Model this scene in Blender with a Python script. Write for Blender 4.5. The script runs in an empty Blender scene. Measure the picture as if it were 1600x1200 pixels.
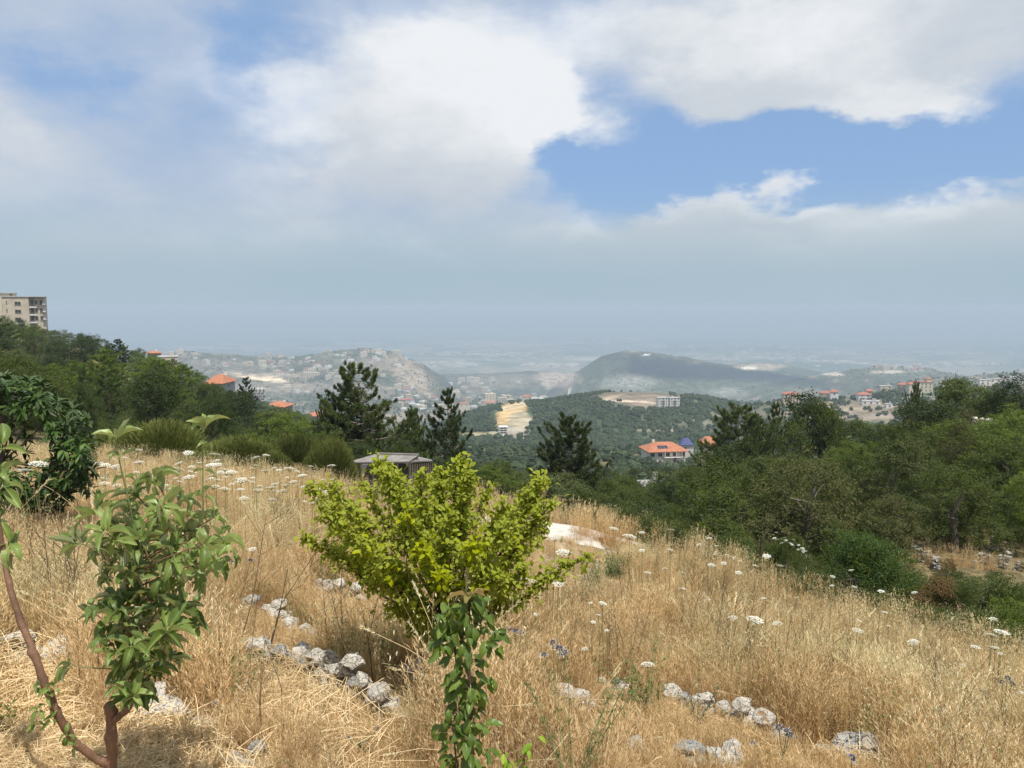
import bpy, math, random
import numpy as np
from mathutils import Vector, Matrix, Euler

random.seed(7)
RNG = np.random.default_rng(7)
scene = bpy.context.scene
COL = scene.collection
R = math.radians

# ------------------------------------------------------------------ camera
PITCH = R(5.7)
cd = bpy.data.cameras.new('camera')
cd.lens = 27.0
cd.sensor_width = 36.0
cd.clip_start = 0.05
cd.clip_end = 120000
cam = bpy.data.objects.new('camera', cd)
cam.rotation_euler = (R(90) - PITCH, 0, 0)
COL.objects.link(cam)
scene.camera = cam
SP, CP = math.sin(PITCH), math.cos(PITCH)

def slope(py):                      # dz/dy of the sight line through picture row py (1600x1200 grid)
    v = (600 - np.asarray(py, float)) / 1200
    return (-SP + v * CP) / (CP + v * SP)

def at(px, py, Y):                  # the point at forward distance Y on the sight line through (px, py)
    v = (600 - py) / 1200
    k = Y / (CP + v * SP)
    return Vector(((px - 800) / 1200 * k, Y, (-SP + v * CP) * k))

# ------------------------------------------------------------------ sun, sky, exposure
SUN_EL, SUN_AZ = R(67), R(150)       # azimuth measured clockwise from the view direction (+Y)
sd = bpy.data.lights.new('sun', 'SUN')
sd.energy = 5.0
sd.angle = R(0.6)
sd.color = (1.0, 0.955, 0.88)
sun = bpy.data.objects.new('sun', sd)
sdir = Vector((math.sin(SUN_AZ) * math.cos(SUN_EL), math.cos(SUN_AZ) * math.cos(SUN_EL), math.sin(SUN_EL)))
sun.rotation_euler = sdir.to_track_quat('Z', 'Y').to_euler()
sun.location = (0, 0, 50)
COL.objects.link(sun)

scene.view_settings.view_transform = 'Standard'
scene.view_settings.look = 'None'
scene.view_settings.exposure = 0.0
scene.view_settings.gamma = 1.0
scene.view_settings.use_curve_mapping = False
scene.cycles.use_denoising = True
scene.cycles.max_bounces = 8
scene.cycles.diffuse_bounces = 3
scene.cycles.transmission_bounces = 3
scene.cycles.glossy_bounces = 2
scene.cycles.volume_bounces = 0
scene.cycles.sample_clamp_indirect = 6

world = bpy.data.worlds.new('World')
scene.world = world
world.use_nodes = True
NT = world.node_tree
NT.nodes.clear()

class N:                            # small node-graph helper
    def __init__(s, nt): s.nt = nt
    def new(s, t, **k):
        n = s.nt.nodes.new(t)
        for a, b in k.items(): setattr(n, a, b)
        return n
    def put(s, sock, v):
        if isinstance(v, bpy.types.NodeSocket): s.nt.links.new(v, sock)
        elif v is not None:
            try: sock.default_value = v
            except Exception: sock.default_value = (*v, 1.0)
    def m(s, op, a, b=None, c=None, clamp=False):
        n = s.new('ShaderNodeMath', operation=op, use_clamp=clamp)
        for i, v in enumerate((a, b, c)):
            if v is not None: s.put(n.inputs[i], v)
        return n.outputs[0]
    def v(s, op, a, b=None, sc=None):
        n = s.new('ShaderNodeVectorMath', operation=op)
        s.put(n.inputs[0], a)
        if b is not None: s.put(n.inputs[1], b)
        if sc is not None: s.put(n.inputs['Scale'], sc)
        return n.outputs['Value'] if op in ('LENGTH', 'DOT_PRODUCT') else n.outputs[0]
    def ramp(s, x, a, b, lo=0.0, hi=1.0):
        n = s.new('ShaderNodeMapRange', interpolation_type='SMOOTHSTEP')
        for k, q in zip(('Value', 'From Min', 'From Max', 'To Min', 'To Max'), (x, a, b, lo, hi)): s.put(n.inputs[k], q)
        return n.outputs[0]
    def mix(s, f, a, b, mode='MIX'):
        n = s.new('ShaderNodeMix', data_type='RGBA', blend_type=mode)
        s.put(n.inputs[0], f); s.put(n.inputs[6], a); s.put(n.inputs[7], b)
        return n.outputs[2]
    def noise(s, vec, scale, detail=4, rough=0.55, dist=0.0, dims='3D'):
        n = s.new('ShaderNodeTexNoise', noise_dimensions=dims)
        if vec is not None: s.put(n.inputs['Vector'], vec)
        n.inputs['Scale'].default_value = scale
        n.inputs['Detail'].default_value = detail
        n.inputs['Roughness'].default_value = rough
        n.inputs['Distortion'].default_value = dist
        return n.outputs['Fac']

g = N(NT)
SKYK = 0.10
sky = g.new('ShaderNodeTexSky', sky_type='NISHITA', sun_disc=False)
sky.sun_elevation = SUN_EL
sky.sun_rotation = SUN_AZ
sky.altitude = 700
sky.air_density = 1.0
sky.dust_density = 1.2
sky.ozone_density = 1.0
tc = g.new('ShaderNodeTexCoord')
D = tc.outputs['Generated']
sep = g.new('ShaderNodeSeparateXYZ'); g.put(sep.inputs[0], D)
az = g.m('ARCTAN2', sep.outputs[0], sep.outputs[1])
el = g.m('ARCSINE', sep.outputs[2])
comb = g.new('ShaderNodeCombineXYZ'); g.put(comb.inputs[0], az); g.put(comb.inputs[1], el)
AE = comb.outputs[0]
DS = g.v('MULTIPLY', D, (1.0, 1.0, 1.9))
# a slow warp so that no cloud edge follows a plain ellipse
wn = g.new('ShaderNodeTexNoise'); g.put(wn.inputs['Vector'], DS); wn.inputs['Scale'].default_value = 5.5
wn.inputs['Detail'].default_value = 5; wn.inputs['Roughness'].default_value = 0.58
warp = g.v('SCALE', g.v('SUBTRACT', wn.outputs['Color'], (0.5, 0.5, 0.5)), sc=0.30)
AEW = g.v('ADD', AE, g.v('MULTIPLY', warp, (1.0, 0.6, 0.0)))
f1 = g.noise(DS, 3.2, 7, 0.60)
f2 = g.noise(g.v('ADD', DS, (3.1, 1.7, 0.4)), 8.0, 6, 0.62)
f3 = g.noise(g.v('ADD', DS, (7.1, 2.7, 5.4)), 1.6, 3, 0.5)

def azel(px, py):
    d = at(px, py, 1.0).normalized()
    return math.atan2(d.x, d.y), math.asin(d.z)
def blob(px, py, rx, ry, amp, vec):
    a, e = azel(px, py)
    q = g.v('MULTIPLY', g.v('SUBTRACT', vec, (a, e, 0)), (1200 / rx, 1200 / ry, 0))
    return g.ramp(g.v('LENGTH', q), 1.5, 0.0, 0.0, amp)
def add(lst):
    o = lst[0]
    for q in lst[1:]: o = g.m('ADD', o, q)
    return o
# clear holes in the overcast: (px, py, half width, half height, strength)
holes = add([blob(*h, AEW) for h in (
    (985, 225, 150, 110, 1.05), (1130, 245, 220, 62, .9), (1330, 260, 190, 75, .85), (1560, 190, 220, 105, 1.1),
    (880, 300, 130, 80, .9), (1480, 270, 130, 40, .4), (40, 118, 90, 45, .42), (410, 15, 90, 60, .42), (415, 105, 40, 50, .2), (600, 15, 110, 40, .25))])
fills = add([blob(*h, AEW) for h in (
    (1250, 95, 330, 110, .9), (700, 200, 230, 130, .8), (1180, 350, 320, 92, 1.0), (1530, 330, 130, 55, .6), (1400, 150, 90, 55, .5), (830, 175, 70, 90, .55), (1230, 160, 220, 42, .45), (1260, 300, 120, 32, .5), (1090, 318, 90, 26, .35), (920, 385, 90, 26, .35))])
cov = g.m('ADD', g.m('SUBTRACT', g.m('MULTIPLY_ADD', f3, 1.1, 0.10), holes), fills)
cov = g.m('ADD', cov, g.m('MULTIPLY_ADD', f1, 0.9, -0.45))
cov = g.m('ADD', cov, g.m('MULTIPLY_ADD', f2, 0.26, -0.13))
mask = g.ramp(cov, 0.0, 1.05)
# thickness gives grey undersides, thin parts stay bright
lit = add([blob(*h, AEW) for h in (
    (440, 180, 110, 110, .75), (720, 120, 220, 100, .5), (860, 190, 70, 110, .4), (1330, 45, 180, 60, .55), (1400, 150, 90, 50, .5),
    (1290, 284, 105, 30, .5), (1095, 290, 100, 28, .45), (900, 352, 76, 30, .5), (1180, 350, 60, 22, .3), (1350, 345, 70, 26, .3), (1230, 385, 80, 16, .25), (1505, 305, 60, 30, .6), (640, 395, 80, 22, .45), (300, 380, 200, 24, .2), (620, 40, 150, 50, .2), (1060, 40, 260, 60, .35), (860, 60, 130, 60, .3), (180, 130, 140, 60, .2))])
shade = add([blob(*h, AEW) for h in (
    (260, 235, 180, 70, .35), (1230, 335, 130, 45, .3), (1500, 40, 170, 70, .35), (560, 330, 300, 70, .15), (150, 300, 250, 90, .1))])
br = g.m('ADD', g.m('SUBTRACT', g.m('MULTIPLY_ADD', f1, 1.35, -0.26), shade), lit)
br = g.m('ADD', br, g.m('MULTIPLY_ADD', f2, 0.7, -0.35))
rampn = g.new('ShaderNodeValToRGB')
g.put(rampn.inputs[0], br)
cr = rampn.color_ramp
K = 1 / SKYK
def kc(c): return (c[0] * K, c[1] * K, c[2] * K, 1)
cr.elements[0].position = 0.0; cr.elements[0].color = kc((.525, .59, .68))
cr.elements[1].position = 1.0; cr.elements[1].color = kc((.86, .885, .915))
e = cr.elements.new(0.45); e.color = kc((.63, .675, .73))
blue = g.mix(0.70, sky.outputs[0], kc((.29, .475, .80)))
col = g.mix(mask, blue, rampn.outputs[0])
# the valley's murk climbing a little way above the horizon
murk = g.ramp(el, R(9.0), R(1.8), 0.0, 0.97)
murkc = g.mix(g.ramp(g.noise(DS, 2.2, 3, .5), .3, .7), kc((.392, .515, .598)), kc((.425, .535, .615)))
col = g.mix(murk, col, murkc)
bg = g.new('ShaderNodeBackground')
g.put(bg.inputs['Color'], col); bg.inputs['Strength'].default_value = SKYK
wo = g.new('ShaderNodeOutputWorld'); NT.links.new(bg.outputs[0], wo.inputs[0])

# ------------------------------------------------------------------ scene helpers
def tag(o, label=None, cat=None, group=None, kind=None):
    if label: o['label'] = label
    if cat: o['category'] = cat
    if group: o['group'] = group
    if kind: o['kind'] = kind
    return o
def empty(name, loc, rz=0.0, scale=(1, 1, 1)):
    o = bpy.data.objects.new(name, None)
    o.location = loc; o.rotation_euler = (0, 0, rz); o.scale = scale
    o.empty_display_size = 0.2
    COL.objects.link(o)
    return o
def link(name, me, parent=None, loc=(0, 0, 0), rot=(0, 0, 0), scale=(1, 1, 1)):
    o = bpy.data.objects.new(name, me)
    o.location = loc; o.rotation_euler = rot; o.scale = scale
    COL.objects.link(o)
    if parent: o.parent = parent
    return o

class Geo:                          # collects arrays of faces and makes ONE mesh
    def __init__(s): s.v = []; s.n = 0; s.f = []
    def add(s, V, F, mi=0):
        V = np.asarray(V, float).reshape(-1, 3)
        F = np.asarray(F, int)
        s.v.append(V); s.f.append((F + s.n, mi)); s.n += len(V)
        return s
    def mesh(s, name, mats, smooth=False, cols=None, uvs=None):
        V = np.concatenate(s.v)
        me = bpy.data.meshes.new(name)
        tot = [F.size for F, _ in s.f]
        me.vertices.add(len(V)); me.vertices.foreach_set('co', V.ravel())
        loops = np.concatenate([F.ravel() for F, _ in s.f])
        sizes = np.concatenate([np.full(len(F), F.shape[1]) for F, _ in s.f])
        mi = np.concatenate([np.full(len(F), m) for F, m in s.f])
        starts = np.concatenate([[0], np.cumsum(sizes)[:-1]])
        me.loops.add(len(loops)); me.loops.foreach_set('vertex_index', loops)
        me.polygons.add(len(sizes)); me.polygons.foreach_set('loop_start', starts)
        me.polygons.foreach_set('material_index', mi)
        me.polygons.foreach_set('use_smooth', np.full(len(sizes), bool(smooth)))
        if cols is not None:
            a = me.color_attributes.new('Col', 'FLOAT_COLOR', 'POINT')
            a.data.foreach_set('color', np.column_stack([cols, np.ones(len(V))]).ravel())
        if uvs is not None:
            u = me.uv_layers.new(name='UVMap')
            u.data.foreach_set('uv', np.asarray(uvs)[loops].ravel())
        for m in (mats if isinstance(mats, (list, tuple)) else [mats]): me.materials.append(m)
        me.update(calc_edges=True)
        return me

def box(G, c, s, mi=0, rz=0.0):
    x, y, z = s[0] / 2, s[1] / 2, s[2] / 2
    V = np.array([(-x, -y, -z), (x, -y, -z), (x, y, -z), (-x, y, -z), (-x, -y, z), (x, -y, z), (x, y, z), (-x, y, z)])
    if rz:
        cs, sn = math.cos(rz), math.sin(rz)
        V = V @ np.array([(cs, sn, 0), (-sn, cs, 0), (0, 0, 1)])
    G.add(V + np.array(c), [(0, 3, 2, 1), (4, 5, 6, 7), (0, 1, 5, 4), (1, 2, 6, 5), (2, 3, 7, 6), (3, 0, 4, 7)], mi)

def tube(G, pts, rad, n=7, mi=0, cap=True):
    P = np.asarray([tuple(p) for p in pts], float); k = len(P)
    rad = np.broadcast_to(np.asarray(rad, float), (k,))
    T = np.gradient(P, axis=0); T /= np.linalg.norm(T, axis=1)[:, None] + 1e-12
    ref = np.array([0.31, 0.95, 0.05]) if abs(T[0][1]) < .8 else np.array([1.0, 0.1, 0])
    A = np.cross(T, ref); A /= np.linalg.norm(A, axis=1)[:, None] + 1e-12
    B = np.cross(T, A)
    a = np.arange(n) / n * 2 * np.pi
    V = P[:, None] + rad[:, None, None] * (np.cos(a)[None, :, None] * A[:, None] + np.sin(a)[None, :, None] * B[:, None])
    i = np.arange(k - 1)[:, None] * n; j = np.arange(n)[None]; j2 = (j + 1) % n
    F = np.stack([i + j, i + j2, i + n + j2, i + n + j], -1).reshape(-1, 4)
    G.add(V.reshape(-1, 3), F, mi)
    if cap:
        G.add(V[-1], [list(range(n))][0:1], mi)

def unit(a): return a / (np.linalg.norm(a, axis=-1, keepdims=True) + 1e-12)

def leafset(G, P, d, nrm, L, W, mi=0, fold=0.15):
    """diamond leaves: P base points, d along the leaf, nrm roughly its upper side"""
    d = unit(d); s = unit(np.cross(d, nrm)); u = np.cross(s, d)
    L = np.broadcast_to(np.asarray(L, float), (len(P),))[:, None]; W = np.broadcast_to(np.asarray(W, float), (len(P),))[:, None]
    mid = P + d * L * .45
    V = np.stack([P, mid - s * W / 2 + u * W * fold, P + d * L - u * L * .12, mid + s * W / 2 + u * W * fold], 1)
    b = np.arange(len(P))[:, None] * 4
    F = np.concatenate([b + np.array([[0, 1, 2]]), b + np.array([[0, 2, 3]])])
    G.add(V.reshape(-1, 3), F, mi)

# ------------------------------------------------------------------ value noise in numpy
_tab = np.random.default_rng(3).random((256, 256))
def vn(x, y):
    xi = np.floor(x).astype(int); yi = np.floor(y).astype(int)
    fx = x - xi; fy = y - yi
    fx = fx * fx * (3 - 2 * fx); fy = fy * fy * (3 - 2 * fy)
    t = lambda a, b: _tab[a & 255, b & 255]
    return (t(xi, yi) * (1 - fx) + t(xi + 1, yi) * fx) * (1 - fy) + (t(xi, yi + 1) * (1 - fx) + t(xi + 1, yi + 1) * fx) * fy
def fbm(x, y, o=4, gain=.5):
    s = 0; a = 1; t = 0
    for i in range(o):
        s = s + a * vn(x + 17.3 * i, y - 9.1 * i); t += a; a *= gain
        x, y = x * 2.03, y * 2.03
    return s / t
def sm(t): t = np.clip(t, 0, 1); return t * t * (3 - 2 * t)

# ------------------------------------------------------------------ the lie of the land
# ground height below the camera: rows are forward distance, columns are picture columns (bearing)
CPX = np.array([-700, -280, 0, 200, 400, 600, 800, 1000, 1200, 1400, 1600, 1900, 2400], float)
ROWS = [
    (0.0,  [-1.3, -1.35, -1.4, -1.4, -1.42, -1.45, -1.45, -1.5, -1.5, -1.5, -1.55, -1.6, -1.6]),
    (2.2,  [-1.3, -1.4, -1.5, -1.55, -1.58, -1.62, -1.66, -1.70, -1.75, -1.80, -1.85, -1.9, -2.0]),
    (4.5,  [-1.6, -1.8, -2.0, -2.1, -2.22, -2.36, -2.45, -2.52, -2.62, -2.75, -2.85, -3.0, -3.2]),
    (8.0,  [-2.0, -2.2, -2.5, -2.65, -2.8, -3.05, -3.25, -3.4, -3.6, -3.9, -4.2, -4.5, -4.9]),
    (12,   [-2.3, -2.6, -3.05, -3.15, -3.3, -3.5, -3.68, -3.95, -4.7, -5.4, -5.9, -6.4, -7]),
    (15,   [-2.6, -3.0, -3.5, -3.6, -3.85, -4.1, -4.05, -4.42, -6.1, -6.8, -7.2, -7.7, -8.2]),
    (20,   [-2.9, -3.4, -4.1, -4.4, -4.8, -5.3, -6.2, -7.0, -7.8, -8.0, -8.2, -8.4, -8.6]),
    (28,   [-3.6, -4.4, -5.5, -6.0, -6.3, -6.9, -8.6, -9.3, -9.6, -9.2, -9.2, -9.0, -8.8]),
    (45,   [-3.5, -5.0, -7.5, -8.3, -9.2, -10.4, -12.3, -13.2, -13.0, -10.9, -9.0, -8.4, -8.0]),
    (62,   [-3.2, -5.2, -8.8, -10.2, -11.8, -14.2, -16.5, -17.5, -16.2, -12.2, -9.6, -8.8, -8.0]),
    (90,   [-3, -5.5, -10, -12.8, -15.5, -20, -23, -24.5, -23, -17.0, -12.4, -11, -9.5]),
    (150,  [0, -4, -9.5, -14.0, -23, -31, -36, -37, -37, -32, -26, -24, -22]),
    (240,  [5, 0.0, -7.8, -16.5, -34, -46, -52, -52, -56, -56, -52, -50, -48]),
    (350,  [8, 3, -6.8, -26, -47, -62, -68, -66, -76, -82, -80, -78, -75]),
    (450,  [5, 0, -14, -42, -58, -78, -84, -84, -94, -100, -100, -98, -95]),
    (620,  [-40, -45, -62, -84, -98, -112, -112, -114, -116, -118, -118, -118, -115]),
    (900,  [-110, -115, -130, -150, -158, -160, -158, -156, -150, -148, -146, -140, -135]),
    (1400, [-200, -215, -240, -255, -262, -268, -268, -262, -255, -250, -248, -240, -230]),
    (2000, [-300, -310, -330, -340, -345, -348, -350, -348, -345, -340, -335, -330, -320]),
    (3000, [-400, -410, -425, -432, -438, -440, -445, -445, -440, -435, -430, -430, -430]),
    (4500, [-470, -475, -480, -485, -490, -495, -500, -500, -495, -490, -490, -490, -490]),
    (7000, [-515] * 13), (12000, [-525] * 13), (42000, [-540] * 13)]
_L = lambda d: np.log(d + 3.0)
NL, NP = 700, 240
LG = np.linspace(_L(0), _L(42000), NL); PG = np.linspace(-700, 2400, NP)
_ld = np.array([_L(r[0]) for r in ROWS]); _tz = np.array([r[1] for r in ROWS], float)
_c1 = np.array([np.interp(PG, CPX, row) for row in _tz])
_s1 = _c1 / (np.exp(_ld) - 1.0)[:, None]           # interpolate slopes, smoother than heights
BASE = np.array([np.interp(LG, _ld, _s1[:, j]) for j in range(NP)]).T
def blur(a, k, ax):
    ker = np.ones(2 * k + 1) / (2 * k + 1)
    p = np.pad(a, [(k, k) if i == ax else (0, 0) for i in range(2)], mode='edge')
    return np.apply_along_axis(lambda m: np.convolve(m, ker, 'valid'), ax, p)
for _ in range(2): BASE = blur(BASE, 6, 0); BASE = blur(BASE, 6, 1)
BASE = BASE * (np.exp(LG) - 1.0)[:, None]

def look(px, d):
    a = (_L(d) - LG[0]) / (LG[1] - LG[0]); b = (px - PG[0]) / (PG[1] - PG[0])
    a = np.clip(a, 0, NL - 1.001); b = np.clip(b, 0, NP - 1.001)
    ai, bi = a.astype(int), b.astype(int); fa, fb = a - ai, b - bi
    return (BASE[ai, bi] * (1 - fa) + BASE[ai + 1, bi] * fa) * (1 - fb) + (BASE[ai, bi + 1] * (1 - fa) + BASE[ai + 1, bi + 1] * fa) * fb

# ridges: distance of the crest, near foot, far foot, skyline as picture points
RIDGES = [
    (1000, 560, 1700, [(560, 720), (640, 690), (700, 660), (725, 648), (760, 637), (800, 629), (850, 625), (900, 617), (950, 611), (1000, 611), (1050, 614), (1100, 619), (1150, 628), (1220, 640), (1320, 660), (1420, 690)]),
    (860, 480, 1300, [(1020, 720), (1100, 664), (1150, 640), (1200, 628), (1235, 624), (1300, 622), (1350, 620), (1400, 613), (1440, 609), (1500, 607), (1550, 599), (1600, 594), (1700, 588), (2000, 590), (2400, 600)]),
    (3000, 1900, 4200, [(0, 600), (120, 585), (200, 565), (260, 555), (290, 548), (330, 550), (380, 556), (420, 560), (470, 556), (520, 550), (560, 546), (590, 545), (620, 552), (660, 571), (690, 588), (720, 610), (750, 640)]),
    (2450, 1700, 3000, [(0, 640), (200, 605), (300, 590), (370, 586), (440, 594), (520, 606), (600, 622), (680, 640), (720, 660)]),
    (3500, 2200, 4600, [(800, 655), (845, 625), (865, 608), (885, 592), (910, 576), (940, 557), (975, 548), (1010, 549), (1060, 557), (1120, 569), (1180, 578), (1250, 587), (1320, 597), (1400, 612), (1500, 630)]),
    (4300, 3300, 5200, [(1060, 585), (1110, 574), (1150, 568), (1195, 567), (1240, 573), (1300, 586), (1360, 600)]),
    (4200, 2900, 5200, [(640, 625), (680, 603), (720, 588), (780, 583), (830, 581), (870, 582), (895, 588), (930, 610)]),
    (3000, 2000, 3900, [(1120, 620), (1180, 602), (1240, 592), (1290, 584), (1330, 578), (1380, 574), (1430, 574), (1470, 580), (1540, 594), (1620, 612)]),
    (2000, 1300, 2700, [(1300, 625), (1380, 602), (1440, 592), (1500, 588), (1560, 583), (1600, 581), (1700, 576), (1900, 572), (2400, 580)]),
    (6500, 5200, 8500, [(200, 565), (350, 558), (420, 556), (520, 560), (640, 566), (800, 572), (950, 570)]),
]
def H(x, y, noise=True):
    x = np.asarray(x, float); y = np.asarray(y, float)
    r = np.hypot(x, y) + 1e-9; phi = np.arctan2(x, y); pc = np.clip(phi, -0.9, 0.9)
    u = np.tan(pc); d = r * np.cos(pc); px = 800 + 1200 * u
    z = look(px, d)
    lift = np.zeros_like(z)
    for D0, Df, Db, sil in RIDGES:
        s = np.array(sil, float)
        zc = slope(np.interp(px, s[:, 0], s[:, 1])) * D0
        zb = look(px, np.full_like(px, D0))
        t = np.where(d < D0, (d - Df) / (D0 - Df), 1 - (d - D0) / (Db - D0))
        w = np.where(d < D0, sm(t) * .45 + .55 * np.clip(t, 0, 1) ** 1.3, sm(t))
        k = np.maximum(zc - zb, 0) * w
        if D0 > 1500:
            gl = fbm(px / 34.0 + 7 * D0, d / 260.0, 4)
            k = k * (1 - 0.34 * np.abs(gl - .5) * 2 * (1 - w) - .10 * (1 - w) * vn(px / 9.0, d / 90.0))
        lift = np.where(d < 1.0, 0, np.maximum(lift, (z * 0 + k)))
    z = z + lift
    if noise:
        a = np.where(d < 20, 0.05, np.where(d < 600, np.minimum(0.05 + (d - 20) * .006, 1.5), np.minimum(1.5 + (d - 600) * .0035, 9)))
        sc = np.where(d < 20, 1.0, np.where(d < 600, 9.0, 90.0))
        z = z + a * (fbm(x / sc, y / sc, 4) - .5) * 2
        z = z + np.where(d > 5500, 26 * (fbm(x / 1500, y / 1500, 3) - .5), 0)
    back = sm((np.abs(phi) - 1.5) / .6)
    z = z * (1 - back) + back * (-1.4 + np.minimum(r * .06, 9) - np.maximum(r - 200, 0) * .03).clip(-400, 20)
    return z
def hz(x, y): return float(H(np.array([x]), np.array([y]))[0])
def hit(px, py, Y0=1.5, Y1=20000):
    """where the sight line first meets the ground beyond Y0"""
    Y = np.geomspace(Y0, Y1, 900)
    v = (600 - py) / 1200; k = Y / (CP + v * SP)
    x = (px - 800) / 1200 * k; z = (-SP + v * CP) * k
    b = z < H(x, Y)
    if not b.any(): return None
    i = int(np.argmax(b)); j = max(i - 1, 0)
    return Vector((x[i], Y[i], hz(x[i], Y[i])))

def hits(px, py, Y0, Y1, n=260):
    """the same for many sight lines at once; rows of nan where nothing is met"""
    px = np.asarray(px, float); py = np.asarray(py, float); out = np.full((len(px), 3), np.nan)
    Y = np.geomspace(Y0, Y1, n); v = (600 - py) / 1200; k = 1 / (CP + v * SP)
    for a in range(0, len(px), 1500):
        q = slice(a, a + 1500)
        x = ((px[q] - 800) / 1200 * k[q])[:, None] * Y[None]; z = ((-SP + v[q] * CP) * k[q])[:, None] * Y[None]
        g_ = H(x, np.broadcast_to(Y[None], x.shape)); b = z < g_
        any_ = b.any(1); i = np.argmax(b, 1); r_ = np.arange(len(i))
        j = np.maximum(i - 1, 0)
        d1 = (z - g_)[r_, j]; d2 = (z - g_)[r_, i]; t = np.clip(d1 / (d1 - d2 + 1e-9), 0, 1)
        yy = Y[j] + (Y[i] - Y[j]) * t; xx = ((px[q] - 800) / 1200 * k[q]) * yy
        o = np.column_stack([xx, yy, H(xx, yy)]); o[~any_ | (i == 0)] = np.nan
        out[q] = o
    return out
# ------------------------------------------------------------------ materials
def mat_new(name):
    m = bpy.data.materials.new(name); m.use_nodes = True
    nt = m.node_tree; nt.nodes.clear()
    q = N(nt); out = q.new('ShaderNodeOutputMaterial')
    return m, q, out
def bsdf(q, out, col, rough=.8, spec=.3, bump=None, bstr=.4, bdist=.02):
    b = q.new('ShaderNodeBsdfPrincipled')
    q.put(b.inputs['Base Color'], col if isinstance(col, bpy.types.NodeSocket) else (*col[:3], 1))
    b.inputs['Roughness'].default_value = rough
    b.inputs['Specular IOR Level'].default_value = spec
    if bump is not None:
        bn = q.new('ShaderNodeBump'); bn.inputs['Strength'].default_value = bstr; bn.inputs['Distance'].default_value = bdist
        q.put(bn.inputs['Height'], bump); q.put(b.inputs['Normal'], bn.outputs[0])
    if out is not None: q.nt.links.new(b.outputs[0], out.inputs[0])
    return b
def plain(name, col, rough=.8, var=.18, scale=1.2, spec=.25, bstr=.3, bdist=.01):
    """a surface with blotchy wear in object space"""
    m, q, out = mat_new(name)
    t = q.new('ShaderNodeTexCoord')
    n = q.noise(t.outputs['Object'], scale, 5, .6)
    n2 = q.noise(t.outputs['Object'], scale * 9, 4, .6)
    c = q.mix(q.ramp(n, .3, .7), (*[k * (1 - var) for k in col], 1), (*[min(1, k * (1 + var)) for k in col], 1))
    c = q.mix(q.ramp(n2, .35, .75, 0, .35), c, (*[k * (1 - 1.6 * var) for k in col], 1))
    bsdf(q, out, c, rough, spec, n2, bstr, bdist)
    return m
def leafmat(name, a, b, back=None, trans=.35, rough=.5, spec=.35, hue=.0, rnd=True, veins=False, tip=None, wscale=.8):
    """foliage: two tones mixed by object, by place and by leaf; paler reverse; light comes through"""
    m, q, out = mat_new(name)
    geo = q.new('ShaderNodeNewGeometry'); oi = q.new('ShaderNodeObjectInfo')
    n = q.noise(geo.outputs['Position'], wscale, 3, .6)
    f = q.ramp(n, .32, .68)
    if rnd: f = q.m('MULTIPLY_ADD', oi.outputs['Random'], .8, q.m('MULTIPLY_ADD', f, .4, -.1), clamp=True)
    ri = q.m('MULTIPLY_ADD', geo.outputs['Random Per Island'], .5, -.25)
    f = q.m('ADD', f, ri, clamp=True)
    c = q.mix(f, (*[k * .85 for k in a], 1), (*[min(1, k * 1.12) for k in b], 1))
    if tip is not None:
        c = q.mix(q.ramp(oi.outputs['Random'], .86, .95, 0, .7), c, (*tip, 1))
    nb = None
    if veins:
        uv = q.new('ShaderNodeUVMap'); s = q.new('ShaderNodeSeparateXYZ'); q.put(s.inputs[0], uv.outputs[0])
        ax = q.m('ABSOLUTE', q.m('SUBTRACT', s.outputs[0], .5))
        mid = q.ramp(ax, .035, .0)
        w = q.m('SINE', q.m('MULTIPLY', q.m('SUBTRACT', s.outputs[1], q.m('MULTIPLY', ax, .9)), 62))
        vv = q.m('MAXIMUM', mid, q.ramp(w, .8, 1.0, 0, .55))
        c = q.mix(q.m('MULTIPLY', vv, .45), c, (*[min(1, k * 1.9 + .03) for k in b], 1))
        nb = q.m('SUBTRACT', 1.0, vv)
    if back is not None: c = q.mix(geo.outputs['Backfacing'], c, (*back, 1))
    p = bsdf(q, None, c, rough * (.85 if veins else 1), spec * (1.1 if veins else .7 if 'glossy' in name else .4), nb, .35, .004)
    tr = q.new('ShaderNodeBsdfTranslucent')
    q.put(tr.inputs[0], q.mix(.75, c, (1.0, .95, .35, 1), 'MULTIPLY'))
    q.put(tr.inputs[0], q.mix(1.0, c, (1.25, 1.25, .55, 1), 'MULTIPLY'))
    mx = q.new('ShaderNodeMixShader'); mx.inputs[0].default_value = trans
    q.nt.links.new(p.outputs[0], mx.inputs[1]); q.nt.links.new(tr.outputs[0], mx.inputs[2])
    q.nt.links.new(mx.outputs[0], out.inputs[0])
    return m

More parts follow.
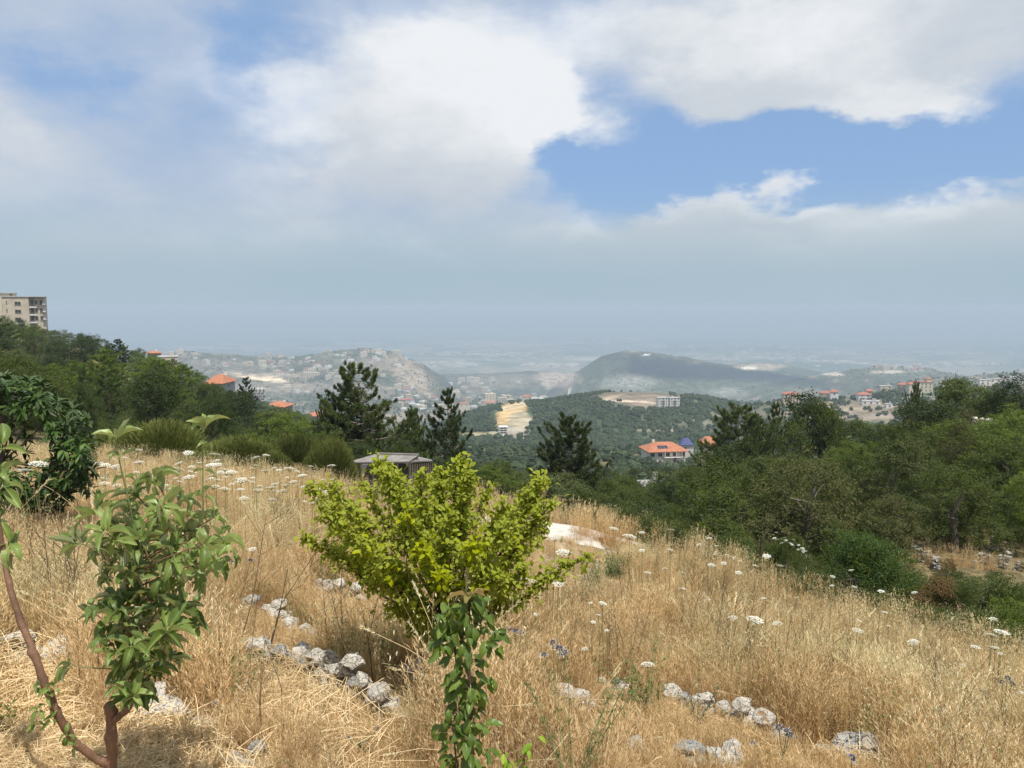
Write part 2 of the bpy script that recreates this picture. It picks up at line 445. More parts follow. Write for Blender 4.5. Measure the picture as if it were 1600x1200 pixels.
# ------------------------------------------------------------------ ground sheet
def ground_cols(x, y, z):
    r = np.hypot(x, y); d = np.where(y > 1, y, r)
    px = 800 + 1200 * x / np.maximum(y, 1e-3)
    px = np.where(y > .3 * np.abs(x), px, np.where(x > 0, 2600, -1000))
    s = z / np.maximum(d, 1e-3); v = (s * CP + SP) / (CP - s * SP); py = 600 - 1200 * v
    C = np.zeros((len(x), 3))
    n1 = fbm(x / 1.3, y / 1.3, 4); n2 = fbm(x / 14 + 9, y / 14, 4); n3 = fbm(px / 16 + 3, d / 45.0, 5, .6); n4 = fbm(px / 45 + 3, d / 400.0, 4, .6)
    def mix(a, b, t): return a + (np.asarray(b)[None] - a) * np.asarray(t)[:, None]
    C[:] = (.34, .265, .165)
    C = mix(C, (.22, .17, .10), sm((n1 - .45) * 4) * .6)
    edge = np.interp(px, [-400, 0, 500, 950, 1050, 1200, 1400, 1600, 2000], [14, 14, 14, 14.5, 12.5, 11, 9.5, 8.2, 7.5])
    C2 = mix(np.tile((.085, .085, .036), (len(x), 1)), (.20, .155, .08), sm((n2 - .48) * 5) * .8)
    C = np.where((d > edge)[:, None], C2, C)
    # beyond the near hillsides: scrub
    C3 = mix(np.tile((.055, .080, .035), (len(x), 1)), (.21, .18, .11), sm((n3 - .50) * 6) * .75)
    C = np.where((d > 480)[:, None], C3, C)
    C4 = mix(np.tile((.070, .085, .055), (len(x), 1)), (.235, .20, .15), sm((n3 * .6 + n4 * .4 - .47) * 6) * .85)
    C = np.where((d > 1350)[:, None], C4, C)
    C5 = mix(np.tile((.13, .17, .10), (len(x), 1)), (.34, .30, .22), sm((fbm(x / 420, y / 420, 4, .65) - .47) * 7) * .8)
    C5 = mix(C5, (.06, .10, .05), sm((fbm(x / 900 + 4, y / 900, 3) - .52) * 8) * .8)
    C = np.where((d > 5000)[:, None], C5, C)
    def paint(C, cx, cy, rx, ry, d0, d1, col, amt=1.0, edge=.35, ns=9.0, rot=0.0):
        dx, dy = px - cx, py - cy
        if rot:
            a = math.radians(rot); dx, dy = dx * math.cos(a) + dy * math.sin(a), -dx * math.sin(a) + dy * math.cos(a)
        q = np.hypot(dx / rx, dy / ry) + .7 * (fbm(px / ns + cx, py / (ns * .35) + cy, 4, .6) - .5)
        return mix(C, col, sm((1 + edge - q) / edge * .5) * amt * ((d > d0) & (d < d1)))
    # middle hill: oak scrub with a bare crown and a track
    A = (560, 1300)
    C = paint(C, 930, 655, 260, 34, *A, (.045, .070, .036), .95)
    C = paint(C, 1120, 660, 160, 26, *A, (.075, .088, .050), .8)
    C = paint(C, 995, 620, 66, 8.5, *A, (.215, .17, .13), .9, .5, 5.0)
    C = paint(C, 1020, 633, 46, 9, *A, (.25, .20, .15), .9, .5, 5.0)
    C = paint(C, 930, 629, 46, 3.2, *A, (.36, .28, .19), .8, .3, rot=-16)
    C = paint(C, 1020, 629, 80, 1.3, *A, (.55, .45, .34), 1, .2, rot=3)
    C = paint(C, 1050, 672, 60, 2.2, *A, (.36, .30, .22), .7, .5)
    C = paint(C, 1110, 655, 70, 10, *A, (.30, .26, .20), .45, .6, 4)
    # quarry and its spoil
    C = paint(C, 800, 643, 31, 15, *A, (.56, .39, .19), 1, .25, 6.0, rot=-38)
    C = paint(C, 815, 632, 34, 4.0, *A, (.52, .41, .25), 1, .12, rot=-14)
    C = paint(C, 812, 658, 20, 16, *A, (.38, .32, .22), 1, .2)
    C = paint(C, 803, 679, 34, 10.5, *A, (.38, .335, .265), 1, .15, rot=8)
    C = paint(C, 806, 684, 12, 2.2, *A, (.26, .23, .19), .8, .2, rot=38)
    C = paint(C, 750, 679, 34, 3.0, *A, (.42, .34, .20), .9, .25)
    # right shoulder: terraces and tracks
    B = (480, 1300)
    C = paint(C, 1330, 640, 130, 16, *B, (.26, .21, .155), .85, .5)
    C = paint(C, 1370, 651, 60, 5, *B, (.27, .22, .17), .85, .3)
    C = paint(C, 1290, 637, 60, 1.6, *B, (.44, .37, .28), .8, .4, rot=9)
    C = paint(C, 1560, 604, 50, 5, *B, (.46, .40, .31), .9, .3)
    C = paint(C, 1440, 622, 50, 4, *B, (.34, .30, .25), .7, .4)
    C = paint(C, 1340, 617, 24, 5, *B, (.05, .07, .035), .9, .3)
    C = paint(C, 1410, 615, 34, 5, *B, (.05, .07, .035), .9, .3)
    # village hill
    V = (1650, 4000)
    C = paint(C, 400, 589, 56, 4.5, *V, (.80, .64, .44), 1, .25, rot=9)
    C = paint(C, 430, 586, 45, 3.5, *V, (.42, .34, .26), .8, .4)
    C = paint(C, 340, 575, 90, 14, *V, (.17, .155, .125), .7, .6)
    C = paint(C, 450, 606, 120, 9, *V, (.27, .235, .19), .8, .6)
    C = paint(C, 640, 585, 42, 20, *V, (.33, .27, .20), .9, .35, rot=38)
    C = paint(C, 595, 570, 60, 12, *V, (.24, .20, .15), .7, .5)
    C = paint(C, 690, 592, 30, 12, *V, (.07, .085, .06), .8, .35, rot=38)
    C = paint(C, 640, 652, 60, 6, *V, (.34, .28, .22), .8, .4)
    C = paint(C, 510, 556, 60, 6, *V, (.10, .12, .08), .6, .5)
    # pine hill: cloud shadow and blue haze put into the dark forest colour
    P = (2000, 4700)
    C = paint(C, 1040, 578, 120, 17, *P, (.018, .030, .036), 1, .25, rot=9)
    C = paint(C, 1180, 588, 130, 11, *P, (.018, .030, .036), 1, .3, rot=7)
    C = paint(C, 930, 590, 52, 22, *P, (.075, .095, .060), .9, .4, rot=-30)
    C = paint(C, 1080, 606, 190, 12, *P, (.105, .125, .085), .85, .5)
    C = paint(C, 985, 598, 42, 11, *P, (.36, .36, .31), .5, .5, 3.0)
    C = paint(C, 1140, 613, 32, 6, *P, (.36, .36, .31), .45, .5, 3.0)
    C = paint(C, 1010, 554, 5, 1.0, *P, (.8, .76, .7), 1, .4)
    C = paint(C, 1190, 573, 36, 5.5, 3400, 5200, (.38, .31, .23), .95, .3)
    C = paint(C, 1172, 575, 14, 2, 3400, 5200, (.85, .78, .6), 1, .3)
    C = paint(C, 890, 612, 2.0, 7, *P, (.7, .64, .52), .9, .3, rot=12)
    E = (2900, 5300)
    C = paint(C, 870, 592, 34, 12, *E, (.42, .33, .26), .9, .35)
    C = paint(C, 852, 599, 4.5, 13, *E, (.40, .34, .27), .8, .4, rot=-35)
    C = paint(C, 780, 596, 55, 12, *E, (.24, .21, .15), .7, .5)
    F = (1900, 4000)
    C = paint(C, 1400, 582, 60, 7, *F, (.13, .15, .10), .6, .5)
    C = paint(C, 1298, 583, 26, 3.5, *F, (.60, .52, .42), .9, .3, rot=8)
    C = paint(C, 1390, 581, 24, 2.5, *F, (.55, .48, .38), .8, .4)
    C = paint(C, 920, 561, 34, 3.0, 5000, 12000, (.55, .47, .36), .8, .4)
    C = paint(C, 780, 536, 90, 5.0, 7000, 40000, (.42, .36, .28), .6, .6)
    return C

def build_ground():
    rad = np.concatenate([[0.05, .3], np.geomspace(.7, 20, 150), np.geomspace(20, 500, 190)[1:], np.geomspace(500, 6500, 330)[1:], np.geomspace(6500, 38000, 90)[1:]])
    th = np.concatenate([np.radians(np.linspace(-180, -42, 46))[:-1], np.radians(np.linspace(-42, 42, 600)), np.radians(np.linspace(42, 180, 46))[1:-1]])
    nr, nt = len(rad), len(th)
    X = rad[:, None] * np.sin(th)[None]; Y = rad[:, None] * np.cos(th)[None]
    X, Y = X.ravel(), Y.ravel(); Z = H(X, Y)
    i = np.arange(nr - 1)[:, None] * nt; j = np.arange(nt)[None]; j2 = (j + 1) % nt
    F = np.stack([i + j, i + nt + j, i + nt + j2, i + j2], -1).reshape(-1, 4)
    G = Geo(); G.add(np.column_stack([X, Y, Z]), F)
    m, q, out = mat_new('ground')
    vc = q.new('ShaderNodeVertexColor'); vc.layer_name = 'Col'
    geo = q.new('ShaderNodeNewGeometry'); P = geo.outputs['Position']
    cdn = q.v('LENGTH', P)
    n = q.noise(P, 3.0, 8, .65)
    far = q.noise(P, .035, 8, .72)
    nn = q.mix(q.ramp(cdn, 60, 500), n, far)
    f = q.ramp(nn, .33, .68, .55, 1.45)
    c = q.mix(1.0, vc.outputs[0], f, 'MULTIPLY')
    bsdf(q, out, c, .95, .1, nn, .6, .05)
    me = G.mesh('ground', m, smooth=True, cols=ground_cols(X, Y, Z))
    tag(link('ground', me), 'dry hillside falling to scrubby hills and a hazy plain', kind='structure')
build_ground()

# haze: one closed box of even pale air round everything, sky outside
m, q, out = mat_new('haze')
pv = q.new('ShaderNodeVolumePrincipled')
pv.inputs['Color'].default_value = (.68, .815, .94, 1)
pv.inputs['Density'].default_value = 2.0e-4
pv.inputs['Anisotropy'].default_value = 0.0
q.nt.links.new(pv.outputs[0], out.inputs['Volume'])
G = Geo(); box(G, (0, 0, (22 - 620) / 2), (84000, 84000, 642))
tag(link('haze', G.mesh('haze', m)), 'pale blue summer haze filling the valley', kind='stuff')
# ================================================================== plant library
M = {}
M['bark'] = plain('grey_bark', (.15, .125, .10), .9, .35, 6, .1)
M['pinebark'] = plain('pine_bark', (.20, .165, .14), .9, .35, 5, .1)
M['redbark'] = plain('young_bark', (.21, .115, .07), .6, .3, 14, .35)
M['darkbark'] = plain('dark_bark', (.085, .05, .04), .7, .3, 14, .3)
M['oak'] = leafmat('oak_leaves', (.046, .078, .012), (.140, .185, .024), (.08, .10, .03), .22, .55, .3, wscale=.5)
M['dark'] = leafmat('dark_leaves', (.032, .056, .013), (.092, .128, .024), (.05, .07, .025), .18, .5, .35, wscale=.6)
M['bright'] = leafmat('bright_leaves', (.092, .148, .014), (.215, .285, .030), (.13, .17, .04), .3, .55, .3, wscale=.6)
M['olive'] = leafmat('olive_leaves', (.070, .094, .022), (.148, .172, .040), (.10, .12, .045), .2, .6, .25, wscale=.6)
M['brown'] = leafmat('brownish_leaves', (.066, .086, .022), (.130, .145, .036), (.11, .11, .045), .2, .7, .2, wscale=.6)
M['deep'] = leafmat('deep_green_leaves', (.060, .098, .006), (.140, .190, .012), (.06, .10, .03), .28, .5, .3, wscale=.8)
M['rust'] = leafmat('rusty_leaves', (.085, .068, .018), (.150, .110, .028), (.2, .13, .06), .25, .7, .2, wscale=.9)
M['pine'] = leafmat('pine_needles', (.038, .060, .018), (.110, .140, .038), None, .12, .6, .25, wscale=.7)
M['brightpine'] = leafmat('bright_pine_needles', (.075, .120, .016), (.190, .255, .036), None, .15, .6, .25, wscale=.7)
M['broom'] = leafmat('broom_stems', (.105, .125, .034), (.200, .220, .060), None, .15, .6, .25, wscale=1.2)
M['yellowgreen'] = leafmat('lime_leaves', (.225, .275, .002), (.405, .430, .004), (.36, .40, .05), .45, .45, .35, wscale=2.0)
M['loquat'] = leafmat('glossy_dark_leaf', (.026, .056, .012), (.062, .118, .022), (.08, .12, .05), .22, .5, .3, veins=False, tip=(.15, .22, .06), wscale=2)
M['apple'] = leafmat('apple_leaf', (.100, .160, .030), (.260, .330, .090), (.36, .40, .22), .26, .45, .4, veins=True, tip=(.30, .38, .14), wscale=5)
M['cherry'] = leafmat('cherry_leaf', (.062, .115, .014), (.140, .205, .030), (.20, .25, .09), .30, .4, .4, veins=True, wscale=5)
M['bronze'] = leafmat('bronze_leaf', (.22, .11, .03), (.26, .22, .05), (.25, .2, .09), .35, .4, .4, veins=True, wscale=5)
M['seedling'] = leafmat('lime_seedling_leaf', (.16, .30, .02), (.28, .42, .04), (.28, .36, .10), .35, .45, .35, veins=True, wscale=5)
M['straw'] = leafmat('straw', (.54, .38, .195), (.79, .615, .37), None, .15, .7, .2, wscale=1.1)
M['rusty_straw'] = leafmat('rusty_straw', (.46, .28, .142), (.70, .48, .265), None, .15, .7, .2, wscale=1.1)
M['dull_straw'] = leafmat('greenish_straw', (.29, .27, .13), (.50, .45, .26), None, .2, .7, .2, wscale=1.1)
M['husk'] = leafmat('oat_husk', (.62, .50, .29), (.86, .78, .56), None, .25, .6, .3, wscale=1.5)
M['weed'] = leafmat('weed_green', (.075, .115, .030), (.19, .24, .07), (.2, .24, .1), .25, .6, .25, wscale=2)
M['greyweed'] = leafmat('grey_green_weed', (.13, .15, .085), (.25, .27, .16), None, .25, .6, .25, wscale=2)
M['stalk'] = plain('green_stalk', (.20, .22, .09), .7, .2, 8)
M['petal'] = leafmat('white_petals', (.80, .79, .70), (.90, .89, .84), (.7, .72, .62), .2, .6, .2, wscale=9)
M['thistle'] = leafmat('blue_thistle', (.085, .095, .16), (.16, .17, .25), None, .1, .6, .2, wscale=30)
M['bract'] = leafmat('pale_bracts', (.40, .43, .42), (.60, .62, .60), None, .2, .6, .2, wscale=30)

def wob_(q, P):
    n = q.new('ShaderNodeTexNoise'); q.put(n.inputs['Vector'], P); n.inputs['Scale'].default_value = 3.0; return n.outputs['Color']
# limestone, greyed and lichened
def stone_mat(name, base, orange=0.0):
    m, q, out = mat_new(name)
    t = q.new('ShaderNodeTexCoord'); oi = q.new('ShaderNodeObjectInfo')
    P = q.v('ADD', t.outputs['Object'], q.v('SCALE', (3.0, 7.0, 5.0), sc=q.m('MULTIPLY', oi.outputs['Random'], 9.0)))
    n = q.noise(P, 2.6, 7, .68); n2 = q.noise(P, 11.0, 6, .7); n3 = q.noise(P, 1.3, 3, .5)
    c = q.mix(q.ramp(n, .36, .56), (*[k * .74 for k in base], 1), (*base, 1))
    c = q.mix(q.ramp(n2, .60, .76, 0, .5), c, (*[k * .32 for k in base], 1))
    c = q.mix(q.ramp(n3, .60, .72, 0, .55 + .4 * orange), c, (.50, .25, .10, 1) if orange else (.52, .42, .28, 1))
    vo = q.new('ShaderNodeTexVoronoi', feature='DISTANCE_TO_EDGE'); q.put(vo.inputs['Vector'], q.v('ADD', q.v('MULTIPLY', P, (1.0, 1.0, 2.2)), q.v('SCALE', q.v('SUBTRACT', wob_(q, P), (.5, .5, .5)), sc=.5))); vo.inputs['Scale'].default_value = 2.6
    crk = q.ramp(vo.outputs['Distance'], 0.0, .045)
    c = q.mix(crk, (*[k * .28 for k in base], 1), c)
    bsdf(q, out, c, .92, .15, q.m('ADD', q.m('ADD', n2, n), q.m('MULTIPLY', crk, .7)), .8, .04)
    return m
M['stone'] = stone_mat('limestone', (.83, .77, .66))
M['stone_lichen'] = stone_mat('lichened_limestone', (.78, .72, .62), 1.0)
M['stone_grey'] = stone_mat('grey_limestone', (.50, .49, .455))

def rdir(n, r=RNG):
    a = r.normal(size=(n, 3)); return unit(a)

def crown_broad(seed, lobes=12, clumps=230, per=26, leaf=.034, low=.12, mat='oak', sig=.036, flat=1.0):
    """unit crown: a metre wide and a metre tall, leaf-sized faces in clumps on the lobes"""
    r = np.random.default_rng(seed); G = Geo()
    cs, rs = [], []
    for i in range(lobes):
        a = r.uniform(0, 2 * np.pi); t = r.random()
        z = low + .13 + (.78 - low) * t
        rad = (.34 * math.sin(math.pi * min(1, .22 + .73 * (z - low) / (1 - low) * .95)) + .02) * r.uniform(.55, 1.0)
        cs.append((rad * math.cos(a), rad * math.sin(a), z)); rs.append(r.uniform(.12, .21) * (1.15 - .35 * t))
    cs.append((0, 0, .62)); rs.append(.25); cs.append((0.03, 0.02, .84)); rs.append(.14)
    cs = np.array(cs); rs = np.array(rs)
    k = r.choice(len(cs), clumps, p=rs ** 2 / (rs ** 2).sum())
    dd = rdir(clumps, r); dd[:, 2] = dd[:, 2] * .8 + .18; dd = unit(dd)
    cc = cs[k] + dd * rs[k][:, None] * r.uniform(.72, 1.12, clumps)[:, None]
    sz = r.uniform(.6, 1.5, clumps)
    P = np.repeat(cc, per, 0) + r.normal(size=(clumps * per, 3)) * (sig * np.repeat(sz, per))[:, None] * np.array([1, 1, .75 * flat])
    n = unit(np.repeat(dd, per, 0) * .8 + rdir(len(P), r) * .9 + np.array([0, 0, .35]))
    d = unit(np.cross(n, rdir(len(P), r)) + np.repeat(dd, per, 0) * .35)
    ok = P[:, 2] > .01
    P, n, d = P[ok], n[ok], d[ok]
    leafset(G, P, d, n, leaf * r.uniform(.6, 1.25, len(P)), leaf * .55 * r.uniform(.7, 1.2, len(P)))
    return G.mesh('crown', M[mat])
def trunk_broad(seed, mat='bark', stems=1):
    r = np.random.default_rng(seed); G = Geo()
    for s in range(stems):
        b = r.normal(size=2) * (.02 if stems > 1 else 0)
        p = [(b[0], b[1], -.06), (b[0] + r.normal() * .02, b[1] + r.normal() * .02, .18), (r.normal() * .04, r.normal() * .04, .42), (r.normal() * .07, r.normal() * .07, .72)]
        tube(G, p, [.034, .026, .018, .007], 7)
        for i in range(7):
            t = r.uniform(.2, .6); a = r.uniform(0, 6.28); L = r.uniform(.12, .24)
            o = np.array([0, 0, t]); e = o + np.array([math.cos(a) * L, math.sin(a) * L, L * r.uniform(.3, .9)])
            mid = (o + e) / 2 + r.normal(size=3) * .02
            tube(G, [o, mid, e], [.010, .006, .002], 5)
    return G.mesh('trunk', M[mat], smooth=True)

def pine(seed, whorls=15, spread=.5, base=.14, asc=.45, mat='pine', dens=1.0, lean=.03, needle=.029, gap=.2, rounded=False):
    """unit pine: trunk mesh and crown mesh of needle tufts at the ends of whorled limbs"""
    r = np.random.default_rng(seed); G = Geo(); T = Geo()
    zs = np.linspace(0, 1, 7); tx = np.cumsum(r.normal(size=7) * lean) * zs; ty = np.cumsum(r.normal(size=7) * lean) * zs
    tube(T, np.column_stack([tx, ty, zs * .97 - .02]), np.linspace(.021, .003, 7), 7)
    tp, td = [], []
    for w in range(whorls):
        z = base + (1 - base) * (w + r.uniform(-.3, .3)) / whorls
        z = min(max(z, base), .975)
        q = (z - base) / (1 - base)
        L0 = spread * ((math.sin(math.pi * (.28 + .72 * q)) ** .8) if rounded else (1 - q) ** .62 * min(1, .55 + 2.4 * q)) + .02
        nb = r.integers(4, 7); a0 = r.uniform(0, 6.28)
        for b in range(nb):
            if r.random() < gap * .5: continue
            a = a0 + b * 6.283 / nb + r.uniform(-.3, .3); L = L0 * r.uniform(.55, 1.12)
            o = np.array([np.interp(z, zs, tx), np.interp(z, zs, ty), z])
            up = asc * r.uniform(.5, 1.4)
            h = np.array([math.cos(a), math.sin(a), 0])
            t = np.linspace(0, 1, 6)[:, None]
            pts = o + h * L * t + np.array([0, 0, 1]) * L * (up * t ** 1.7 - .06 * np.sin(t * 3))
            pts += r.normal(size=pts.shape) * .006 * t
            tube(T, pts, np.linspace(.0075, .0015, 6) * (.5 + L), 4, cap=False)
            ns = max(3, int(L / .021))
            for s in range(ns):
                tt = r.uniform(.32, 1.0); i = tt * 5; j = int(min(i, 4)); p = pts[j] + (pts[j + 1] - pts[j]) * (i - j)
                side = np.array([-h[1], h[0], 0]) * r.choice([-1, 1]); l = L * .30 * r.uniform(.3, 1.1) * (1.25 - tt)
                e = p + side * l + h * l * .7 + np.array([0, 0, l * r.uniform(.25, .9)])
                tube(T, [p, e], [.0022, .001], 3, cap=False)
                for m_ in range(2):
                    tp.append(p + (e - p) * (1 - .45 * m_)); td.append(unit(e - p + np.array([0, 0, .018])))
            tp.append(pts[-1]); td.append(unit(pts[-1] - pts[-2] + np.array([0, 0, .012])))
    for k in range(5): tp.append(np.array([tx[-1], ty[-1], .97 - .02 * k])); td.append(np.array([0, 0, 1.0]))
    tp = np.array(tp); td = np.array(td)
    per = int(24 * dens)
    P = np.repeat(tp, per, 0); dd = np.repeat(td, per, 0)
    P = P - dd * r.uniform(0, .028, len(P))[:, None]
    d = unit(dd * .75 + rdir(len(P), r) * .85)
    leafset(G, P, d, rdir(len(P), r), needle * r.uniform(.65, 1.2, len(P)), .0052, fold=0)
    return T.mesh('trunk', M['pinebark'], smooth=True), G.mesh('crown', M[mat])

def broom(seed, n=8500, mat='broom'):
    """rounded broom: thin green rods fanning from the foot to a domed outline"""
    r = np.random.default_rng(seed); G = Geo()
    a = r.uniform(0, 6.28, n); ph = np.arccos(1 - r.random(n) * .98)
    u = np.column_stack([np.cos(a) * np.sin(ph), np.sin(a) * np.sin(ph), np.cos(ph)])
    lump = .76 + .40 * fbm(a * 1.9 + seed, ph * 2.6, 3)
    E = u * np.array([.5, .5, .93]) * (lump * r.uniform(.80, 1.02, n))[:, None]
    d = unit(u * .7 + np.array([0, 0, .8]) + rdir(n, r) * .25)
    L = r.uniform(.07, .15, n)
    leafset(G, E - d * L[:, None] * .7, d, rdir(n, r), L, .0075, fold=0)
    return G.mesh('crown', M[mat])

def leaf_mesh(seed, mat, L=1.0, W=.5, curl=.25, fold=.25, wave=.04, nx=3, ny=8, tipe=1.0):
    """one leaf along +Y from the origin, upper side +Z, with a petiole, folded on the midrib"""
    r = np.random.default_rng(seed)
    t = np.linspace(0, 1, ny + 1); x = np.linspace(-1, 1, 2 * nx - 1)
    prof = np.sin(np.pi * t ** .82) ** (.72 * tipe); prof[0] = .03; prof[-1] = .0
    c = curl * r.uniform(.5, 1.4); tw = r.uniform(-.35, .35)
    ang = c * 2.2 * t; cy = np.concatenate([[0], np.cumsum(np.cos(ang[:-1]) / ny)]); cz = -np.concatenate([[0], np.cumsum(np.sin(ang[:-1]) / ny)])
    V, U = [], []
    for i in range(ny + 1):
        for xx in x:
            w = xx * W / 2 * prof[i]
            z = cz[i] + abs(w) * fold * 2 + wave * math.sin(t[i] * 14 + xx * 2 + seed) * abs(xx) * prof[i]
            xr = w * math.cos(tw * t[i]); z += w * math.sin(tw * t[i])
            V.append((xr * L, (cy[i] + .12) * L, z * L)); U.append(((xx * prof[i] + 1) / 2, t[i]))
    n = len(x); F = [(i * n + j, i * n + j + 1, (i + 1) * n + j + 1, (i + 1) * n + j) for i in range(ny) for j in range(n - 1)]
    G = Geo(); G.add(V, F)
    G.add([(-.008 * L, -.02 * L, 0), (.008 * L, -.02 * L, 0), (.008 * L, .13 * L, .002), (-.008 * L, .13 * L, .002)], [(0, 1, 2, 3)])
    U += [(.5, 0)] * 4
    return G.mesh('leaf', M[mat], smooth=True, uvs=np.array(U))

def place_leaf(me, root, p, d, up, s, name='leaf', label=None):
    """a leaf object: +Y along d, +Z towards up"""
    d = Vector(d).normalized(); x = d.cross(Vector(up))
    if x.length < 1e-3: x = d.cross(Vector((1, 0, .1)))
    x.normalize(); z = x.cross(d)
    m_ = Matrix((x, d, z)).transposed()
    o = link(name, me, root, Vector(p) - root.location, m_.to_euler(), (s, s, s))
    if label: o['label'] = label
    return o

# ------------------------------------------------------------------ grass clumps for the stuff objects
def blades(G, r, n, rad, h0, h1, w, lean=.25, mi=0, seg=3, droop=.15):
    a = r.uniform(0, 6.28, n); q = rad * np.sqrt(r.random(n))
    B = np.column_stack([np.cos(a) * q, np.sin(a) * q, np.full(n, -.04)])
    Hh = r.uniform(h0, h1, n)
    la = r.uniform(0, 6.28, n); ll = np.abs(r.normal(size=n)) * lean
    dirx = np.column_stack([np.cos(la), np.sin(la), np.zeros(n)])
    wa = r.uniform(0, 3.14, n); wd = np.column_stack([np.cos(wa), np.sin(wa), np.zeros(n)])
    vs = []
    for i in range(seg + 1):
        t = i / seg
        c = B + dirx * (Hh * ll * t ** 1.6)[:, None] + np.array([0, 0, 1]) * (Hh * (t - droop * ll * t ** 3))[:, None]
        ww = w * (1 - .75 * t)
        vs += [c - wd * ww / 2, c + wd * ww / 2]
    V = np.stack(vs, 1); k = 2 * (seg + 1)
    b = np.arange(n)[:, None] * k
    F = np.concatenate([b + np.array([[2 * i, 2 * i + 1, 2 * i + 3, 2 * i + 2]]) for i in range(seg)])
    G.add(V.reshape(-1, 3), F, mi)
    return vs[-1], dirx, Hh, ll
def oat_clump(seed, n, h, mats, head=9, w=.0026, hs=1.0, rad=.09):
    r = np.random.default_rng(seed); G = Geo()
    tips, dx, Hh, ll = blades(G, r, n, rad, h * .6, h * 1.1, w, .22)
    blades(G, r, int(n * .8), rad * 1.3, h * .15, h * .55, w * 1.5, .55)
    if head:
        m_ = int(n * .7); k = head
        T = np.repeat(tips[:m_], k, 0); t = r.uniform(0, .34, m_ * k)[:, None]
        spread = .045 * hs * np.abs(r.normal(size=(m_ * k, 1)))
        a = r.uniform(0, 6.28, m_ * k)
        off = np.column_stack([np.cos(a), np.sin(a), np.zeros(m_ * k)]) * spread
        P = T - np.array([0, 0, 1]) * t * h * .7 + off - np.repeat(dx[:m_], k, 0) * (np.repeat(ll[:m_], k)[:, None] * t * h * .9)
        d = unit(off * 4 + np.array([0, 0, -.7]) + rdir(len(P), r) * .5)
        leafset(G, P, d, rdir(len(P), r), .019 * hs * r.uniform(.7, 1.25, len(P)), .0052 * hs, 1, .3)
    return G.mesh('grass_clump', mats)
def fox_clump(seed, n, h, mats, w=.0024, rad=.10):
    """fine brome: hair-thin stems ending in short feathery brushes"""
    r = np.random.default_rng(seed); G = Geo()
    tips, dx, Hh, ll = blades(G, r, n, rad, h * .5, h * 1.1, w, .2)
    blades(G, r, n, rad * 1.2, h * .2, h * .7, w * 1.2, .5)
    k = 6; T = np.repeat(tips, k, 0)
    P = T - np.array([0, 0, 1]) * r.uniform(0, .12, len(T))[:, None]
    d = unit(np.array([0, 0, .8]) + np.repeat(dx, k, 0) * .3 + rdir(len(P), r) * .45)
    leafset(G, P, d, rdir(len(P), r), r.uniform(.025, .05, len(P)), .0035, 1, .2)
    return G.mesh('grass_clump', mats)
def straw_clump(seed, n, mats):
    r = np.random.default_rng(seed); G = Geo()
    for i in range(n):
        a = r.normal(.35, .55) + (math.pi if r.random() < .3 else 0); L = r.uniform(.12, .42); p = r.normal(size=2) * .12; z = abs(r.normal()) * .045
        e = np.array([math.cos(a), math.sin(a), 0]); s = np.array([-e[1], e[0], 0]) * .0016
        t = np.linspace(0, 1, 4)[:, None]
        c = np.array([p[0], p[1], z]) + e * L * (t - .5) + np.array([0, 0, 1]) * (.05 * np.sin(t * 3) * r.random() + r.uniform(-.04, .12) * (t - .3)) + s * 20 * (t - .5) ** 2
        V = np.stack([c - s, c + s + np.array([0, 0, .0012])], 1).reshape(-1, 3)
        G.add(V, [(0, 1, 3, 2), (2, 3, 5, 4), (4, 5, 7, 6)], 0 if r.random() < .85 else 1)
    return G.mesh('straw_clump', mats)
def weed_clump(seed, mat, n=26, h=.4, leaf=.035, rad=.07, w=.004):
    r = np.random.default_rng(seed); G = Geo()
    tips, dx, Hh, ll = blades(G, r, n, rad, h * .5, h * 1.1, w, .3)
    k = 14; T = np.repeat(tips, k, 0); t = r.uniform(0, .8, len(T))[:, None]
    P = T - np.array([0, 0, 1]) * t * np.repeat(Hh, k)[:, None] - np.repeat(dx * (ll * Hh)[:, None], k, 0) * t * .9
    d = unit(rdir(len(P), r) + np.array([0, 0, .5]))
    leafset(G, P, d, np.array([0, 0, 1.0]) + rdir(len(P), r) * .5, leaf * r.uniform(.5, 1.2, len(P)), leaf * .3)
    return G.mesh('weed_clump', M[mat])

